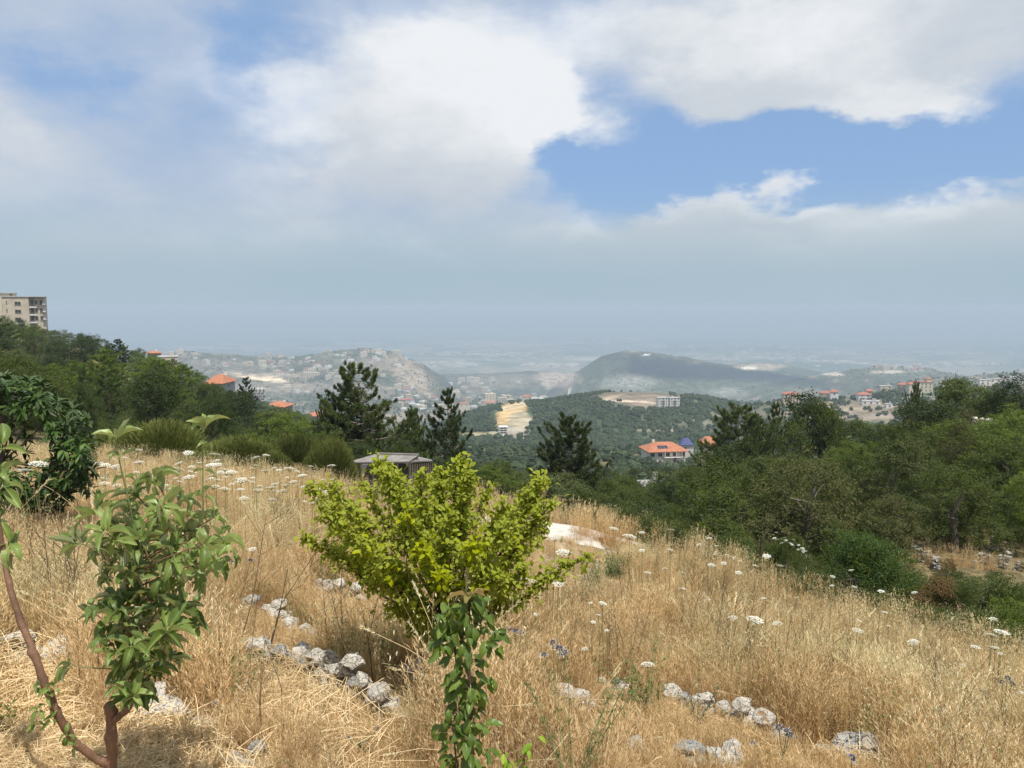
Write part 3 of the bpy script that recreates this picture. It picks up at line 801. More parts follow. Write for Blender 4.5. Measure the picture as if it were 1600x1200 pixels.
def scatter(name, label, meshes, P, rz, tilt, scl, seed=0):
    """ONE stuff object: points that carry clumps by geometry nodes (the grass nobody could count)"""
    n = len(P); r = np.random.default_rng(seed)
    me = bpy.data.meshes.new(name); me.vertices.add(n); me.vertices.foreach_set('co', np.asarray(P, float).ravel())
    rot = np.column_stack([r.normal(size=n) * tilt, r.normal(size=n) * tilt, rz])
    a = me.attributes.new('rot', 'FLOAT_VECTOR', 'POINT'); a.data.foreach_set('vector', rot.ravel())
    a = me.attributes.new('scl', 'FLOAT', 'POINT'); a.data.foreach_set('value', np.asarray(scl, float))
    a = me.attributes.new('pick', 'INT', 'POINT'); a.data.foreach_set('value', r.integers(0, len(meshes), n).astype(np.int32))
    ob = link(name, me)
    gc = bpy.data.collections.new(name + '_kinds')
    for i, k in enumerate(meshes): gc.objects.link(bpy.data.objects.new(name + '_clump', k))
    gn = bpy.data.node_groups.new(name, 'GeometryNodeTree')
    gn.interface.new_socket('Geometry', in_out='INPUT', socket_type='NodeSocketGeometry')
    gn.interface.new_socket('Geometry', in_out='OUTPUT', socket_type='NodeSocketGeometry')
    gi = gn.nodes.new('NodeGroupInput'); go = gn.nodes.new('NodeGroupOutput')
    ip = gn.nodes.new('GeometryNodeInstanceOnPoints'); ci = gn.nodes.new('GeometryNodeCollectionInfo')
    ci.inputs['Collection'].default_value = gc; ci.inputs['Separate Children'].default_value = True; ci.inputs['Reset Children'].default_value = True
    def attr(nm, t):
        q = gn.nodes.new('GeometryNodeInputNamedAttribute'); q.data_type = t; q.inputs['Name'].default_value = nm; return q.outputs['Attribute']
    L = gn.links.new
    L(gi.outputs[0], ip.inputs['Points']); L(ci.outputs[0], ip.inputs['Instance']); ip.inputs['Pick Instance'].default_value = True
    L(attr('pick', 'INT'), ip.inputs['Instance Index']); L(attr('rot', 'FLOAT_VECTOR'), ip.inputs['Rotation']); L(attr('scl', 'FLOAT'), ip.inputs['Scale'])
    L(ip.outputs[0], go.inputs[0])
    md = ob.modifiers.new('scatter', 'NODES'); md.node_group = gn
    tag(ob, label, kind='stuff')
    return ob
# ================================================================== far country
def blob_mesh(seed, mat, n=2):
    """a far tree: lumpy low body with a ragged top, about a metre across"""
    r = np.random.default_rng(seed); G = Geo()
    for k in range(3):
        c = np.array([r.normal() * .16, r.normal() * .16, .34 + r.normal() * .1]); s = r.uniform(.26, .4)
        a = np.arange(7) / 7 * 6.283
        rings = [(0.35, -.8), (1.0, -.25), (.85, .45), (.35, .9)]
        V = [c + s * np.array([q * math.cos(b + z) * r.uniform(.8, 1.2), q * math.sin(b + z) * r.uniform(.8, 1.2), z * r.uniform(.85, 1.15)]) for q, z in rings for b in a]
        V.append(c + np.array([0, 0, s]))
        F = [(i * 7 + j, i * 7 + (j + 1) % 7, (i + 1) * 7 + (j + 1) % 7, (i + 1) * 7 + j) for i in range(3) for j in range(7)]
        G.add(V, F)
        G.add([V[21 + j] for j in range(7)] + [V[-1]], [(j, (j + 1) % 7, 7) for j in range(7)])
    return G.mesh('far_tree', M[mat])
M['fargreen'] = leafmat('far_scrub', (.030, .046, .026), (.070, .090, .048), None, 0, .8, .1, wscale=.02)
M['farscrub'] = leafmat('far_hill_scrub', (.050, .066, .042), (.095, .110, .070), None, 0, .8, .1, wscale=.01)
FB = [blob_mesh(k, 'fargreen') for k in range(4)]
FS = [blob_mesh(k + 9, 'farscrub') for k in range(4)]

def field_points(n, pxr, pyr, d0, d1, keep):
    """points whose picture position falls in a window, on the ground between two distances"""
    r = np.random.default_rng(n); P = []
    Yg = np.geomspace(d0, d1, 260)
    px = r.uniform(*pxr, n); d = np.exp(r.uniform(math.log(d0), math.log(d1), n))
    x = (px - 800) / 1200 * d; z = H(x, d)
    s = z / d; py = 600 - 1200 * (s * CP + SP) / (CP - s * SP)
    ok = keep(px, py, d, r.random(n)) & (py > pyr[0]) & (py < pyr[1])
    return np.column_stack([x, d, z])[ok], px[ok], py[ok], d[ok]
# oak scrub on the middle hill and the shoulder to its right
def kA(px, py, d, u):
    n = fbm(px / 14 + 3, d / 40.0, 4, .6)
    jg = 1.0 - 1.3 * (fbm(px / 7.0, py / 3.0 + d / 60, 3) - .5)
    bare = (np.hypot((px - 995) / 66, (py - 620) / 9) < jg) | (np.hypot((px - 805) / 38, (py - 655) / 31) < jg) | (np.hypot((px - 760) / 50, (py - 679) / 5) < 1) | (np.hypot((px - 1010) / 60, (py - 632) / 9) < .8)
    bare = bare | ((np.hypot((px - 1360) / 95, (py - 646) / 15) < jg) & (fbm(px / 9.0, py / 2.2 + 5, 3) > .42))
    right = sm((px - 1040) / 160)
    return ~bare & (n > .36 + .15 * right) & (u < 1 - .35 * right)
PA, _, _, dA = field_points(44000, (560, 1700), (596, 760), 560, 1250, kA)
r_ = np.random.default_rng(2)
scatter('scrub_forest', 'dark oak scrub covering the middle hill and its shoulder', FB, PA, r_.uniform(0, 6, len(PA)), .1, r_.uniform(2.2, 4.9, len(PA)), 3)
def kB(px, py, d, u):
    n = fbm(px / 20 + 5, d / 160.0, 4, .6)
    return (n > .46) & ~((px > 850) & (px < 1330) & (d > 2200) & (u > .35)) & ~(np.hypot((px - 400) / 60, (py - 589) / 8) < 1)
PB, _, _, dB = field_points(16000, (-20, 1650), (540, 690), 1500, 4200, kB)
scatter('far_scrub', 'scattered trees and scrub on the hills across the valley', FS, PB, r_.uniform(0, 6, len(PB)), .1, r_.uniform(3.0, 7.5, len(PB)), 4)
def kC(px, py, d, u):
    return fbm(px / 14 + 1, d / 20.0, 4, .6) > .36
PC, _, _, dC = field_points(5200, (-100, 1750), (600, 800), 150, 560, kC)
scatter('valley_scrub', 'green scrub filling the valley below the near hillsides', FB, PC, r_.uniform(0, 6, len(PC)), .1, r_.uniform(1.8, 4.6, len(PC)), 5)

# ------------------------------------------------------------------ buildings
def wallmat(name, c): return plain(name, c, .9, .12, .35, .15, .2, .02)
M['beige'] = wallmat('beige_stone_wall', (.52, .45, .35))
M['white'] = wallmat('white_render', (.68, .66, .62))
M['palegrey'] = wallmat('bare_concrete', (.42, .41, .39))
M['darkc'] = wallmat('dark_concrete', (.22, .21, .205))
M['stonewall'] = wallmat('stone_facing', (.40, .36, .28))
M['cream'] = wallmat('cream_wall', (.62, .55, .42))
def tilemat(name, c, k):
    m, q, out = mat_new(name)
    t = q.new('ShaderNodeTexCoord'); n = q.noise(t.outputs['Object'], .9, 5, .6)
    cc = q.mix(q.ramp(n, .3, .7), (*[a * .8 for a in c], 1), (*[min(1, a * 1.15) for a in c], 1))
    bsdf(q, out, cc, .85, .2, n, .3, .05)
    return m
M['orange'] = tilemat('orange_roof_tile', (.42, .175, .10), 1)
M['redroof'] = tilemat('red_roof_tile', (.38, .15, .105), 1)
M['blueroof'] = tilemat('blue_roof_sheet', (.075, .085, .19), 1)
M['greyroof'] = tilemat('grey_roof_sheet', (.22, .20, .18), 1)
M['opening'] = plain('dark_opening', (.035, .038, .042), .35, .2, 2, .4)
M['frame'] = plain('window_frame', (.55, .52, .47), .6, .1, 3)
M['panel'] = plain('solar_glass', (.03, .035, .06), .2, .1, 2, .6)

_winc = {}
def window_mesh(w, h, fm='frame'):
    k = (round(w, 2), round(h, 2), fm)
    if k not in _winc:
        G = Geo()
        box(G, (0, -.03, 0), (w, .06, h), 1)                       # pane, flush in a proud surround
        t = .09
        for c, s in (((0, -.06, h / 2 + t / 2), (w + 2 * t, .12, t)), ((0, -.10, -h / 2 - t / 2), (w + .35, .20, t)),
                     ((-w / 2 - t / 2, -.06, 0), (t, .12, h)), ((w / 2 + t / 2, -.06, 0), (t, .12, h)), ((0, -.045, 0), (.06, .09, h))): box(G, c, s, 0)
        _winc[k] = G.mesh('window', [M[fm], M['opening']])
    return _winc[k]
def windows(root, W, Dp, z0, floors, fh, cols, ww, wh, faces='fr', sx=1.0, x0=0.0):
    for f in range(floors):
        z = z0 + f * fh + fh * .55
        if 'f' in faces:
            for i in range(cols):
                link('window', window_mesh(ww, wh), root, (x0 + (i - (cols - 1) / 2) * W / cols * sx, -Dp / 2 - .004, z))
        for side, sg in (('r', 1), ('l', -1)):
            if side in faces:
                for i in range(max(1, cols // 2)):
                    link('window', window_mesh(ww, wh), root, (x0 + sg * (W / 2 + .004), (i - (max(1, cols // 2) - 1) / 2) * Dp / max(1, cols // 2), z), (0, 0, sg * math.pi / 2))
def hip(G, W, Dp, z, h, ov=.5, mi=0, ridge=.4, cx=0, cy=0):
    a, b = W / 2 + ov, Dp / 2 + ov; r = W / 2 * ridge
    V = [(-a, -b, z), (a, -b, z), (a, b, z), (-a, b, z), (-r, 0, z + h), (r, 0, z + h), (-a, -b, z - .22), (a, -b, z - .22), (a, b, z - .22), (-a, b, z - .22)]
    V = [(x + cx, y + cy, q) for x, y, q in V]
    G.add(V, [(0, 1, 5, 4), (2, 3, 4, 5), (6, 7, 1, 0), (7, 8, 2, 1), (8, 9, 3, 2), (9, 6, 0, 3), (9, 8, 7, 6)], mi)
    G.add(V, [(1, 2, 5), (3, 0, 4)], mi)
def place(px, py, Y, rz=0.0, sink=0.0):
    p = at(px, py, Y); z = hz(p.x, p.y)
    return p, z
def foot(px, py, Y):
    """the distance at which the sight line meets the ground near Y, so a building stands on it"""
    p = hit(px, py, Y * .62, Y * 1.9)
    return min(max(p.y, Y * .62), Y * 1.35) if p is not None else Y
def house(px, pytop, pybase, Y, wpx, dep, label, wall='beige', roof='orange', floors=2, rz=0.0, cols=3, cat='house', name='house', flat=False, rh=None, group=None, chim=True, faces='fr', balc=True):
    """walls, hipped or flat roof, windows, chimney; top and foot given as picture rows"""
    Y = foot(px, pybase, Y)
    p = at(px, pybase, Y); zt = at(px, pytop, Y).z; W = wpx / 1200 * Y
    g0 = hz(p.x, Y); zb = min(p.z, g0) - .5
    rz += math.atan((800 - px) / 1200) * .8
    root = empty(name, (p.x, Y, p.z), rz)
    tag(root, label, cat, group)
    rh = (0 if flat else W * .17) if rh is None else rh
    hw = zt - p.z - rh
    G = Geo(); box(G, (0, 0, (hw + (zb - p.z)) / 2), (W, dep, hw - (zb - p.z)))
    link('wall', G.mesh('wall', M[wall]), root)
    G = Geo()
    if flat:
        box(G, (0, 0, hw + .12), (W + .5, dep + .5, .24)); box(G, (W * .2, dep * .1, hw + .24 + .9), (W * .22, dep * .3, 1.8))
    else: hip(G, W, dep, hw + .24, rh, .7)
    rf = link('roof', G.mesh('roof', M[roof] if not flat else M['palegrey']), root)
    if chim and not flat:
        G = Geo(); box(G, (W * .22, dep * .12, hw + rh * .75), (.9, .9, 1.6)); link('chimney', G.mesh('chimney', M['white']), rf)
    fh = hw / floors
    windows(root, W, dep, 0, floors, fh, cols, min(1.5, W / cols * .45), fh * .42, faces)
    if balc and floors > 1:
        G = Geo(); box(G, (-W * .18, -dep / 2 - .7, fh), (W * .4, 1.4, .18)); box(G, (-W * .18, -dep / 2 - 1.35, fh + .45), (W * .4, .08, .75))
        link('balcony', G.mesh('balcony', M[wall]), root)
    return root

def apartment_block():
    Y = 352; sc = Y / 1200
    base = at(35, 520, Y)
    root = empty('apartment_block', (base.x, Y, base.z), R(27))
    tag(root, 'tall beige stone apartment block on the wooded ridge against the sky', 'building')
    X = lambda px: (px - 35) * sc; Z = lambda py: at(35, py, Y).z - base.z
    def part(n, x0, x1, y0, y1, pb, pt, m_, mm=root):
        G = Geo(); box(G, ((X(x0) + X(x1)) / 2, (y0 + y1) / 2, (Z(pb) + Z(pt)) / 2), (X(x1) - X(x0), y1 - y0, Z(pt) - Z(pb)))
        return link(n, G.mesh(n, M[m_]), mm)
    part('wall', 11, 46, -1, 12, 540, 464, 'beige'); part('wall', 2.5, 11.0, 1.5, 11, 540, 465, 'cream')
    part('wall', 46.01, 53, 2.2, 12, 540, 464.3, 'beige'); part('wall', 53.01, 67, 1.2, 12, 540, 464.2, 'beige')
    part('roof', 10, 68, -1.4, 12.4, 464.0, 463.0, 'palegrey')
    part('stair_tower', 3, 27.5, 3, 10, 463.2, 458.4, 'beige'); part('tower_roof', 2.2, 28.2, 2.5, 10.5, 458.4, 457.4, 'palegrey')
    part('mast', 5.6, 5.9, 4, 4.1, 457.4, 452, 'darkc')
    def win(px, py, w, h, y): link('window', window_mesh(w, h, 'beige'), root, (X(px), y - .004, Z(py)))
    for py in (474, 486.5): win(31.5, py, 2.3, 1.45, -1); win(17, py - 2, .45, 1.2, -1)
    win(17, 499, .45, 1.2, -1); win(31, 498.5, 2.3, 1.4, -1); win(22, 460.8, 1.1, .8, 3)
    for py in (472.5, 485.5, 497.5): win(47.6 + 2, py, 1.0, 1.9, 2.2); win(55.5, py, 1.0, 1.7, 1.2); win(62, py, 1.1, 2.1, 1.2)
    for py in (479.5, 491.5, 503.5): part('balcony', 45.6, 56, -.2, 1.19, py + 1.6, py - .6, 'white')
    for py in (466.5, 478, 490): part('balcony', 63.8, 68, -.2, 1.19, py + 9.6, py + 7.9, 'white')
apartment_block()
house(242, 549, 575, 330, 14, 9, 'house with orange tiled roof peeking over the trees right of the ridge', 'stonewall', 'orange', 2, .25, 2)
house(263, 557, 580, 310, 28, 8, 'low cream house with dark flat roof among the hillside trees', 'cream', 'greyroof', 2, .1, 2, flat=True)
house(346, 586, 632, 400, 25, 10, 'grey villa with orange hipped roof and dark terraces on the left slope', 'palegrey', 'orange', 3, -.35, 2, rh=2.4)
house(437, 628, 650, 380, 29, 9, 'plain stone house with orange roof below the left hillside trees', 'stonewall', 'orange', 2, -.35, 2, rh=1.6)
house(497, 644, 662, 520, 26, 9, 'white house with small orange roof behind the tall pine', 'white', 'orange', 2, .2, 2)

def frame_building(px, pytop, pybase, Y, wpx, dep, label, floors, cols, rebar=True, mat='palegrey', rz=.2):
    Y = foot(px, pybase, Y)
    p = at(px, pybase, Y); zt = at(px, pytop, Y).z; W = wpx / 1200 * Y; hh = zt - p.z; fh = hh / floors
    root = empty('unfinished_building', (p.x, Y, p.z), rz); tag(root, label, 'building')
    for f in range(floors + 1):
        if f == floors and rebar: continue
        G = Geo(); box(G, (0, 0, f * fh + .15), (W + .8, dep + .8, .3)); link('floor_slab', G.mesh('floor_slab', M[mat]), root)
    G = Geo(); box(G, (0, 0, .15 + fh * .5), (.42, .42, fh - .3)); pm = G.mesh('pillar', M[mat])
    for f in range(floors):
        for i in range(cols):
            for yy in (-dep / 2 + .3, dep / 2 - .3):
                link('pillar', pm, root, (-W / 2 + .3 + i * (W - .6) / (cols - 1), yy, f * fh + .15))
    if not rebar:
        G = Geo(); box(G, (W * .05, dep * .1, hh / 2), (W * .62, dep * .5, hh * .96)); link('wall', G.mesh('wall', M['darkc']), root)
    G = Geo(); box(G, (0, 0, -6), (W, dep, 12)); link('foundation', G.mesh('foundation', M[mat]), root)
    return root
frame_building(404, 599, 634, 385, 19, 8, 'unfinished concrete frame with bare columns rising above the trees', 4, 4, True, 'palegrey', .35)
frame_building(786, 666.5, 677, 930, 13, 9, 'small unfinished white concrete building below the quarry', 3, 3, False, 'white', .15)

def twin(px, label, Y=905, wpx=15, floors=4):
    Y = foot(1043, 637, Y)
    p = at(px, 637, Y); W = wpx / 1200 * Y; hh = at(px, 621, Y).z - p.z
    root = empty('apartment_block', (p.x, Y, p.z), .12); tag(root, label, 'building')
    G = Geo(); box(G, (0, 0, hh / 2 - 3), (W, 10, hh + 6)); link('wall', G.mesh('wall', M['white']), root)
    G = Geo(); box(G, (0, 0, hh + .12), (W + .8, 10.8, .24)); link('roof', G.mesh('roof', M['palegrey']), root)
    fh = hh / floors
    for f in range(floors):
        for i, x in enumerate((-.34, .0, .34)):
            link('window', window_mesh(1.7 if i == 1 else 1.0, 1.3), root, (x * W, -5.004, f * fh + 1.7))
        G = Geo(); box(G, (0, -5.6, f * fh + .2), (W * .42, 1.19, .2)); link('balcony', G.mesh('balcony', M['palegrey']), root)
    return root
twin(1034, 'left one of two white apartment blocks on the bare hilltop')
twin(1052, 'right one of two white apartment blocks on the bare hilltop')

# the two roofs in the trees at mid distance
def orange_villa():
    Y = 300; p = at(1036, 714, Y); k = Y / 1200
    root = empty('villa', (p.x, Y, p.z), R(9)); tag(root, 'pale stone villa with broad orange hipped roof and solar panels', 'house')
    Z = lambda py: at(1036, py, Y).z - p.z
    G = Geo(); box(G, (0, 0, (Z(702) - 7) / 2), (58 * k, 10, Z(702) + 7)); link('wall', G.mesh('wall', M['white']), root)
    G = Geo(); hip(G, 60 * k, 11, Z(702) + .22, 2.8, .8, 0, .45)
    rf = link('roof', G.mesh('roof', M['orange']), root)
    nslat = 0
    G = Geo(); box(G, (-3.2, 2.8, Z(702) + 2.6), (1.1, 1.1, 1.6)); link('chimney', G.mesh('chimney', M['cream']), rf)
    for i in range(3):
        G = Geo(); V = [(0, 0, 0), (1.25, 0, 0), (1.25, 1.9, .9), (0, 1.9, .9)]
        V = [(x - 3.6 + 1.4 * i, y - 4.4, z + Z(702) + 1.1) for x, y, z in V] + [(x - 3.6 + 1.4 * i, y - 4.4, z + Z(702) + .98) for x, y, z in V]
        G.add(V, [(0, 1, 2, 3), (7, 6, 5, 4), (0, 4, 5, 1), (1, 5, 6, 2), (2, 6, 7, 3), (3, 7, 4, 0)]); link('solar_panel', G.mesh('solar_panel', M['panel']), rf)
    for i in range(5):
        x = (-.42 + .21 * i) * 58 * k
        link('window', window_mesh(1.5, 1.3), root, (x, -5.004, Z(706.5)))
        if i != 2: link('window', window_mesh(1.2, 1.2), root, (x, -5.004, Z(717)))
    G = Geo(); box(G, (2, -5.7, Z(710.5)), (30 * k, 1.39, .2)); link('balcony', G.mesh('balcony', M['white']), root)
    for i in range(4):
        G = Geo(); box(G, (2 + (-.45 + .3 * i) * 30 * k, -6.2, (Z(710.5) + Z(702)) / 2), (.25, .25, Z(702) - Z(710.5) - .2)); link('pillar', G.mesh('pillar', M['cream']), root)
    link('door', window_mesh(1.1, 2.1), root, (3, -5.006, Z(716)))
orange_villa()
def blue_villa():
    Y = 322; p = at(1094, 705, Y); k = Y / 1200
    root = empty('villa', (p.x, Y, p.z), R(-6)); tag(root, 'pale house with one orange roof and one blue sheet roof behind the villa', 'house')
    Z = lambda py: at(1094, py, Y).z - p.z
    G = Geo(); box(G, (4, 0, Z(693.5) / 2 - 3), (30 * k, 9, Z(693.5) + 6)); link('wall', G.mesh('wall', M['cream']), root)
    G = Geo(); box(G, (-5.6, 1, Z(694.5) / 2 - 3), (14 * k + 1, 8, Z(694.5) + 6)); link('wall', G.mesh('wall', M['white']), root)
    G = Geo(); hip(G, 32 * k, 9, Z(693.5) + .24, 3.1, .6, 0, .5, 4.2); link('roof', G.mesh('roof', M['orange']), root)
    G = Geo(); hip(G, 17 * k, 8, Z(694.5) + .24, 2.3, .5, 0, .45, -5.9, 1); link('roof', G.mesh('roof', M['blueroof']), root)['label'] = 'dark blue sheet metal roof'
    for x in (0.5, 3, 6): link('window', window_mesh(1.1, 1.1), root, (x, -4.504, Z(698)))
    link('window', window_mesh(.9, 1.0), root, (-6.5, -3.004, Z(699)))
blue_villa()
house(1127, 712.5, 722, 270, 20, 6, 'low house roof of orange tiles half hidden by the dark pine', 'cream', 'orange', 1, .2, 1, rh=1.3)

house(1017, 756, 771, 100, 34, 4, 'low cream flat-roofed building glimpsed between trees below the villas', 'cream', 'greyroof', 1, .2, 2, flat=True)
# ridge houses on the right
RH = [(1235, 612, 624, 800, 24, 'beige', 'redroof', 2, .15, 3, 'cream house with red roof, first on the ridge right of the bare hill', 0),
      (1253, 621.5, 628, 780, 11, 'white', 'greyroof', 1, .1, 1, 'small white flat shed on the ridge beside the cream house', 1),
      (1290, 611, 624, 800, 19, 'cream', 'redroof', 2, -.3, 2, 'pink-roofed house alone above the brown terraces', 0),
      (1303, 609, 618, 840, 12, 'white', 'redroof', 1, .1, 1, 'little white house just behind the pink-roofed house', 0),
      (1349, 613, 625, 790, 20, 'white', 'redroof', 2, .3, 2, 'white villa with red roof among dark trees on the ridge', 0),
      (1360, 626, 632, 740, 26, 'white', 'greyroof', 1, .05, 3, 'long low white terrace building below the white villa', 1),
      (1358, 608, 617, 860, 10, 'cream', 'redroof', 2, .1, 1, 'narrow cream house behind the white villa', 0),
      (1384, 603, 610, 880, 18, 'cream', 'greyroof', 2, .1, 2, 'flat cream house on the ridge left of the tower building', 1),
      (1413, 598, 608, 860, 20, 'beige', 'redroof', 2, -.2, 3, 'beige house with red roof adjoining the tall tower building', 0),
      (1474, 597.5, 602, 900, 14, 'white', 'greyroof', 1, .1, 2, 'low white house right of the tall tower building', 1),
      (1538, 593, 600, 840, 15, 'white', 'greyroof', 2, .1, 2, 'white flat house at the left of the far right ridge row', 1),
      (1550, 592, 598, 850, 10, 'white', 'greyroof', 1, .15, 1, 'white box house in the middle of the far right ridge row', 1),
      (1563, 591.5, 597, 850, 16, 'white', 'greyroof', 1, .05, 2, 'pale flat house at the right of the far right ridge row', 1),
      (1585, 588.5, 595, 820, 24, 'white', 'greyroof', 2, -.1, 3, 'long white flat building at the right edge on the ridge', 1),
      (1388, 631, 637, 720, 10, 'white', 'greyroof', 1, .3, 1, 'white cube house by the track below the ridge', 1)]
for px, pt, pb, Y, w, wl, rf, fl, rz, cols, lab, flat in RH:
    house(px, pt, pb, Y, w, 9 if w > 12 else 6, lab, wl, rf, fl, rz, cols, flat=bool(flat), rh=None if flat else 2.2, chim=False, balc=w > 16, faces='f')
def tower_house():
    Y = 830; p = at(1440, 616, Y); k = Y / 1200
    root = empty('tower_house', (p.x, Y, p.z), -.15); tag(root, 'tall beige stone building with red-capped corner tower on the right ridge', 'building')
    Z = lambda py: at(1440, py, Y).z - p.z
    for x, w, pt, y in ((0, 26, 596.5, 0), (-13.5, 15, 600.5, 1)):
        G = Geo(); box(G, (x * k, y, Z(pt) / 2 - 3), (w * k, 12 - y, Z(pt) + 6)); link('wall', G.mesh('wall', M['cream']), root)
    G = Geo(); box(G, (0, 0, Z(596.5) + .15), (27 * k, 13, .3)); link('roof', G.mesh('roof', M['redroof']), root)
    G = Geo(); hip(G, 15 * k, 11, Z(600.5) + .24, 2.0, .5, 0, .5, -13.5 * k, 1); link('roof', G.mesh('roof', M['redroof']), root)
    G = Geo(); box(G, (9 * k, 0, Z(596.5) + 1.9), (7 * k, 6, 3.2)); tw = link('tower', G.mesh('tower', M['cream']), root)
    G = Geo(); hip(G, 7.4 * k, 6, Z(596.5) + 3.75, 1.3, .5, 0, .2, 9 * k, 0); link('tower_roof', G.mesh('tower_roof', M['orange']), tw)
    for f, py in enumerate((599.5, 604, 609)):
        for x in (-9, -3, 3, 9): link('window', window_mesh(1.1, 1.5), root, (x * k, -6.004, Z(py)))
tower_house()

# village houses across the valley, each a thing
def far_house(seed, roof):
    r = np.random.default_rng(seed); G = Geo()
    w, d, h = r.uniform(11, 20), r.uniform(9, 14), r.choice([4, 7, 7, 10, 13])
    box(G, (0, 0, h / 2 - 3), (w, d, h + 6), 0)
    if roof != 'palegrey': hip(G, w, d, h + .24, 2.4, .6, 1)
    else: box(G, (w * .15, 0, h + .9), (w * .3, d * .4, 1.8), 0)
    for f in range(int(h // 3)):
        for i in range(3): box(G, ((i - 1) * w * .3, -d / 2 - .03, f * 3.1 + 1.7), (1.6, .06, 1.4), 2)
    return G.mesh('house', [M[['cream', 'white', 'beige', 'white'][seed % 4]], M[roof], M['opening']])
FN = ['cream flat-roofed house', 'white flat house', 'beige house with red roof', 'plain white box house', 'pale cream block', 'white house with orange roof', 'beige flat-roofed block', 'white house with red roof']
FH = [far_house(s, rf) for s, rf in enumerate(['palegrey', 'palegrey', 'redroof', 'palegrey', 'palegrey', 'orange', 'palegrey', 'redroof'])]
def village(n, clusters, where, group, d0, d1, seed):
    r = np.random.default_rng(seed); k = 0
    wts = np.array([c[4] for c in clusters], float); wts /= wts.sum()
    ci = r.choice(len(clusters), n * 3, p=wts); ca = np.array([c[:4] for c in clusters], float)[ci]
    hp = hits(ca[:, 0] + r.normal(size=n * 3) * ca[:, 2] * .5, ca[:, 1] + r.normal(size=n * 3) * ca[:, 3] * .5, d0, d1)
    for h_, c_ in zip(hp, ci):
        if k >= n: break
        p = Vector(h_)
        if np.isnan(h_[0]) or p.y > d1 * .98: continue
        i = int(r.choice(len(FH), p=[.19, .19, .03, .19, .18, .02, .17, .03]))
        s = r.uniform(.9, 1.5) * (1 if p.y < 3500 else 1.3)
        o = link('village_house', FH[i], None, (p.x, p.y, p.z), (0, 0, r.uniform(-.6, .6)), (s, s, s * r.uniform(.8, 1.1)))
        tag(o, f'{FN[i]} {clusters[c_][5]} {where}', 'house', group)
        k += 1
village(105, [(440, 559, 60, 8, 2, 'along the saddle'), (400, 572, 60, 6, 2, 'above the pale quarry scar'), (480, 577, 80, 12, 3, 'in the dip'), (560, 556, 70, 10, 4, 'under the summit'), (545, 585, 90, 12, 3, 'on the lower flank'), (600, 549, 40, 5, 1, 'right on the summit'), (470, 612, 40, 5, .8, 'at the foot'), (315, 557, 50, 6, .6, 'on the far left plateau')],
        'of the village hill', 'houses of the village on the left hill', 1500, 4600, 5)
village(80, [(650, 628, 60, 10, 3, 'just right of the tallest pine'), (620, 612, 40, 8, 1.5, 'under the rocky flank'), (700, 636, 70, 6, 2.5, 'behind the slender pine'), (760, 600, 60, 8, 2, 'on the rise below the plain'), (790, 630, 60, 5, 2, 'left of the quarry top'), (745, 615, 60, 8, 1.5, 'at the mouth of the gorge'), (830, 624, 40, 3, 1, 'on the skyline above the quarry')],
        'in the valley', 'houses of the valley village', 1050, 6500, 6)
village(16, [(1385, 576, 36, 3, 3, 'on the middle'), (1300, 581, 20, 2, 1, 'at the left end'), (1440, 579, 20, 2, 1, 'at the right end')],
        'of the knoll beyond the ridge', 'houses on the right knoll', 1900, 4500, 8)
for px, py, Y, w, lab in ((603, 631, 1500, 15, 'pink-roofed house low in the valley left of the thin pine'), (725, 628, 1300, 16, 'house with salmon hipped roof at the valley bottom'),
                          (764, 627, 1280, 15, 'grey house with salmon roof beside the quarry track'), (823, 617, 1120, 14, 'orange-walled house on the skyline above the quarry')):
    house(px, py, py + 8, Y, w, 11, lab, 'cream', 'orange', 1, .1, 2, chim=False, balc=False, rh=3.0)

# towns on the plain: too far to tell the houses apart
def plain_towns():
    r = np.random.default_rng(12); G = [Geo(), Geo()]
    cl = [(700, 552, 90, 4), (800, 556, 80, 5), (780, 540, 130, 4), (900, 535, 120, 4), (1180, 560, 90, 5), (1310, 566, 70, 3), (1500, 570, 80, 2), (1330, 551, 160, 4), (480, 545, 120, 3), (860, 572, 50, 3), (1080, 540, 200, 5), (700, 570, 60, 4),
          (640, 530, 200, 4), (960, 528, 200, 3), (1480, 552, 120, 4), (300, 545, 60, 2)]
    ca = np.array(cl, float)[r.integers(0, len(cl), 1000)]
    pys = np.clip(ca[:, 1] + r.normal(size=1000) * ca[:, 3] * .6, 521, 590)
    for h_ in hits(ca[:, 0] + r.normal(size=1000) * ca[:, 2] * .5, pys, 5000, 24000):
        if np.isnan(h_[0]): continue
        p = Vector(h_)
        w = r.uniform(14, 42) * (1 + p.y / 16000); d = r.uniform(12, 40)
        if r.random() < .08: w *= 3.0
        box(G[0], (p.x, p.y, p.z + 4), (w, d, r.uniform(8, 22)), int(r.integers(0, 3)), r.uniform(-.5, .5))
    tag(link('plain_towns', G[0].mesh('plain_towns', [M['white'], M['cream'], M['beige']])), 'pale specks of distant towns scattered over the hazy plain', kind='stuff')
plain_towns()
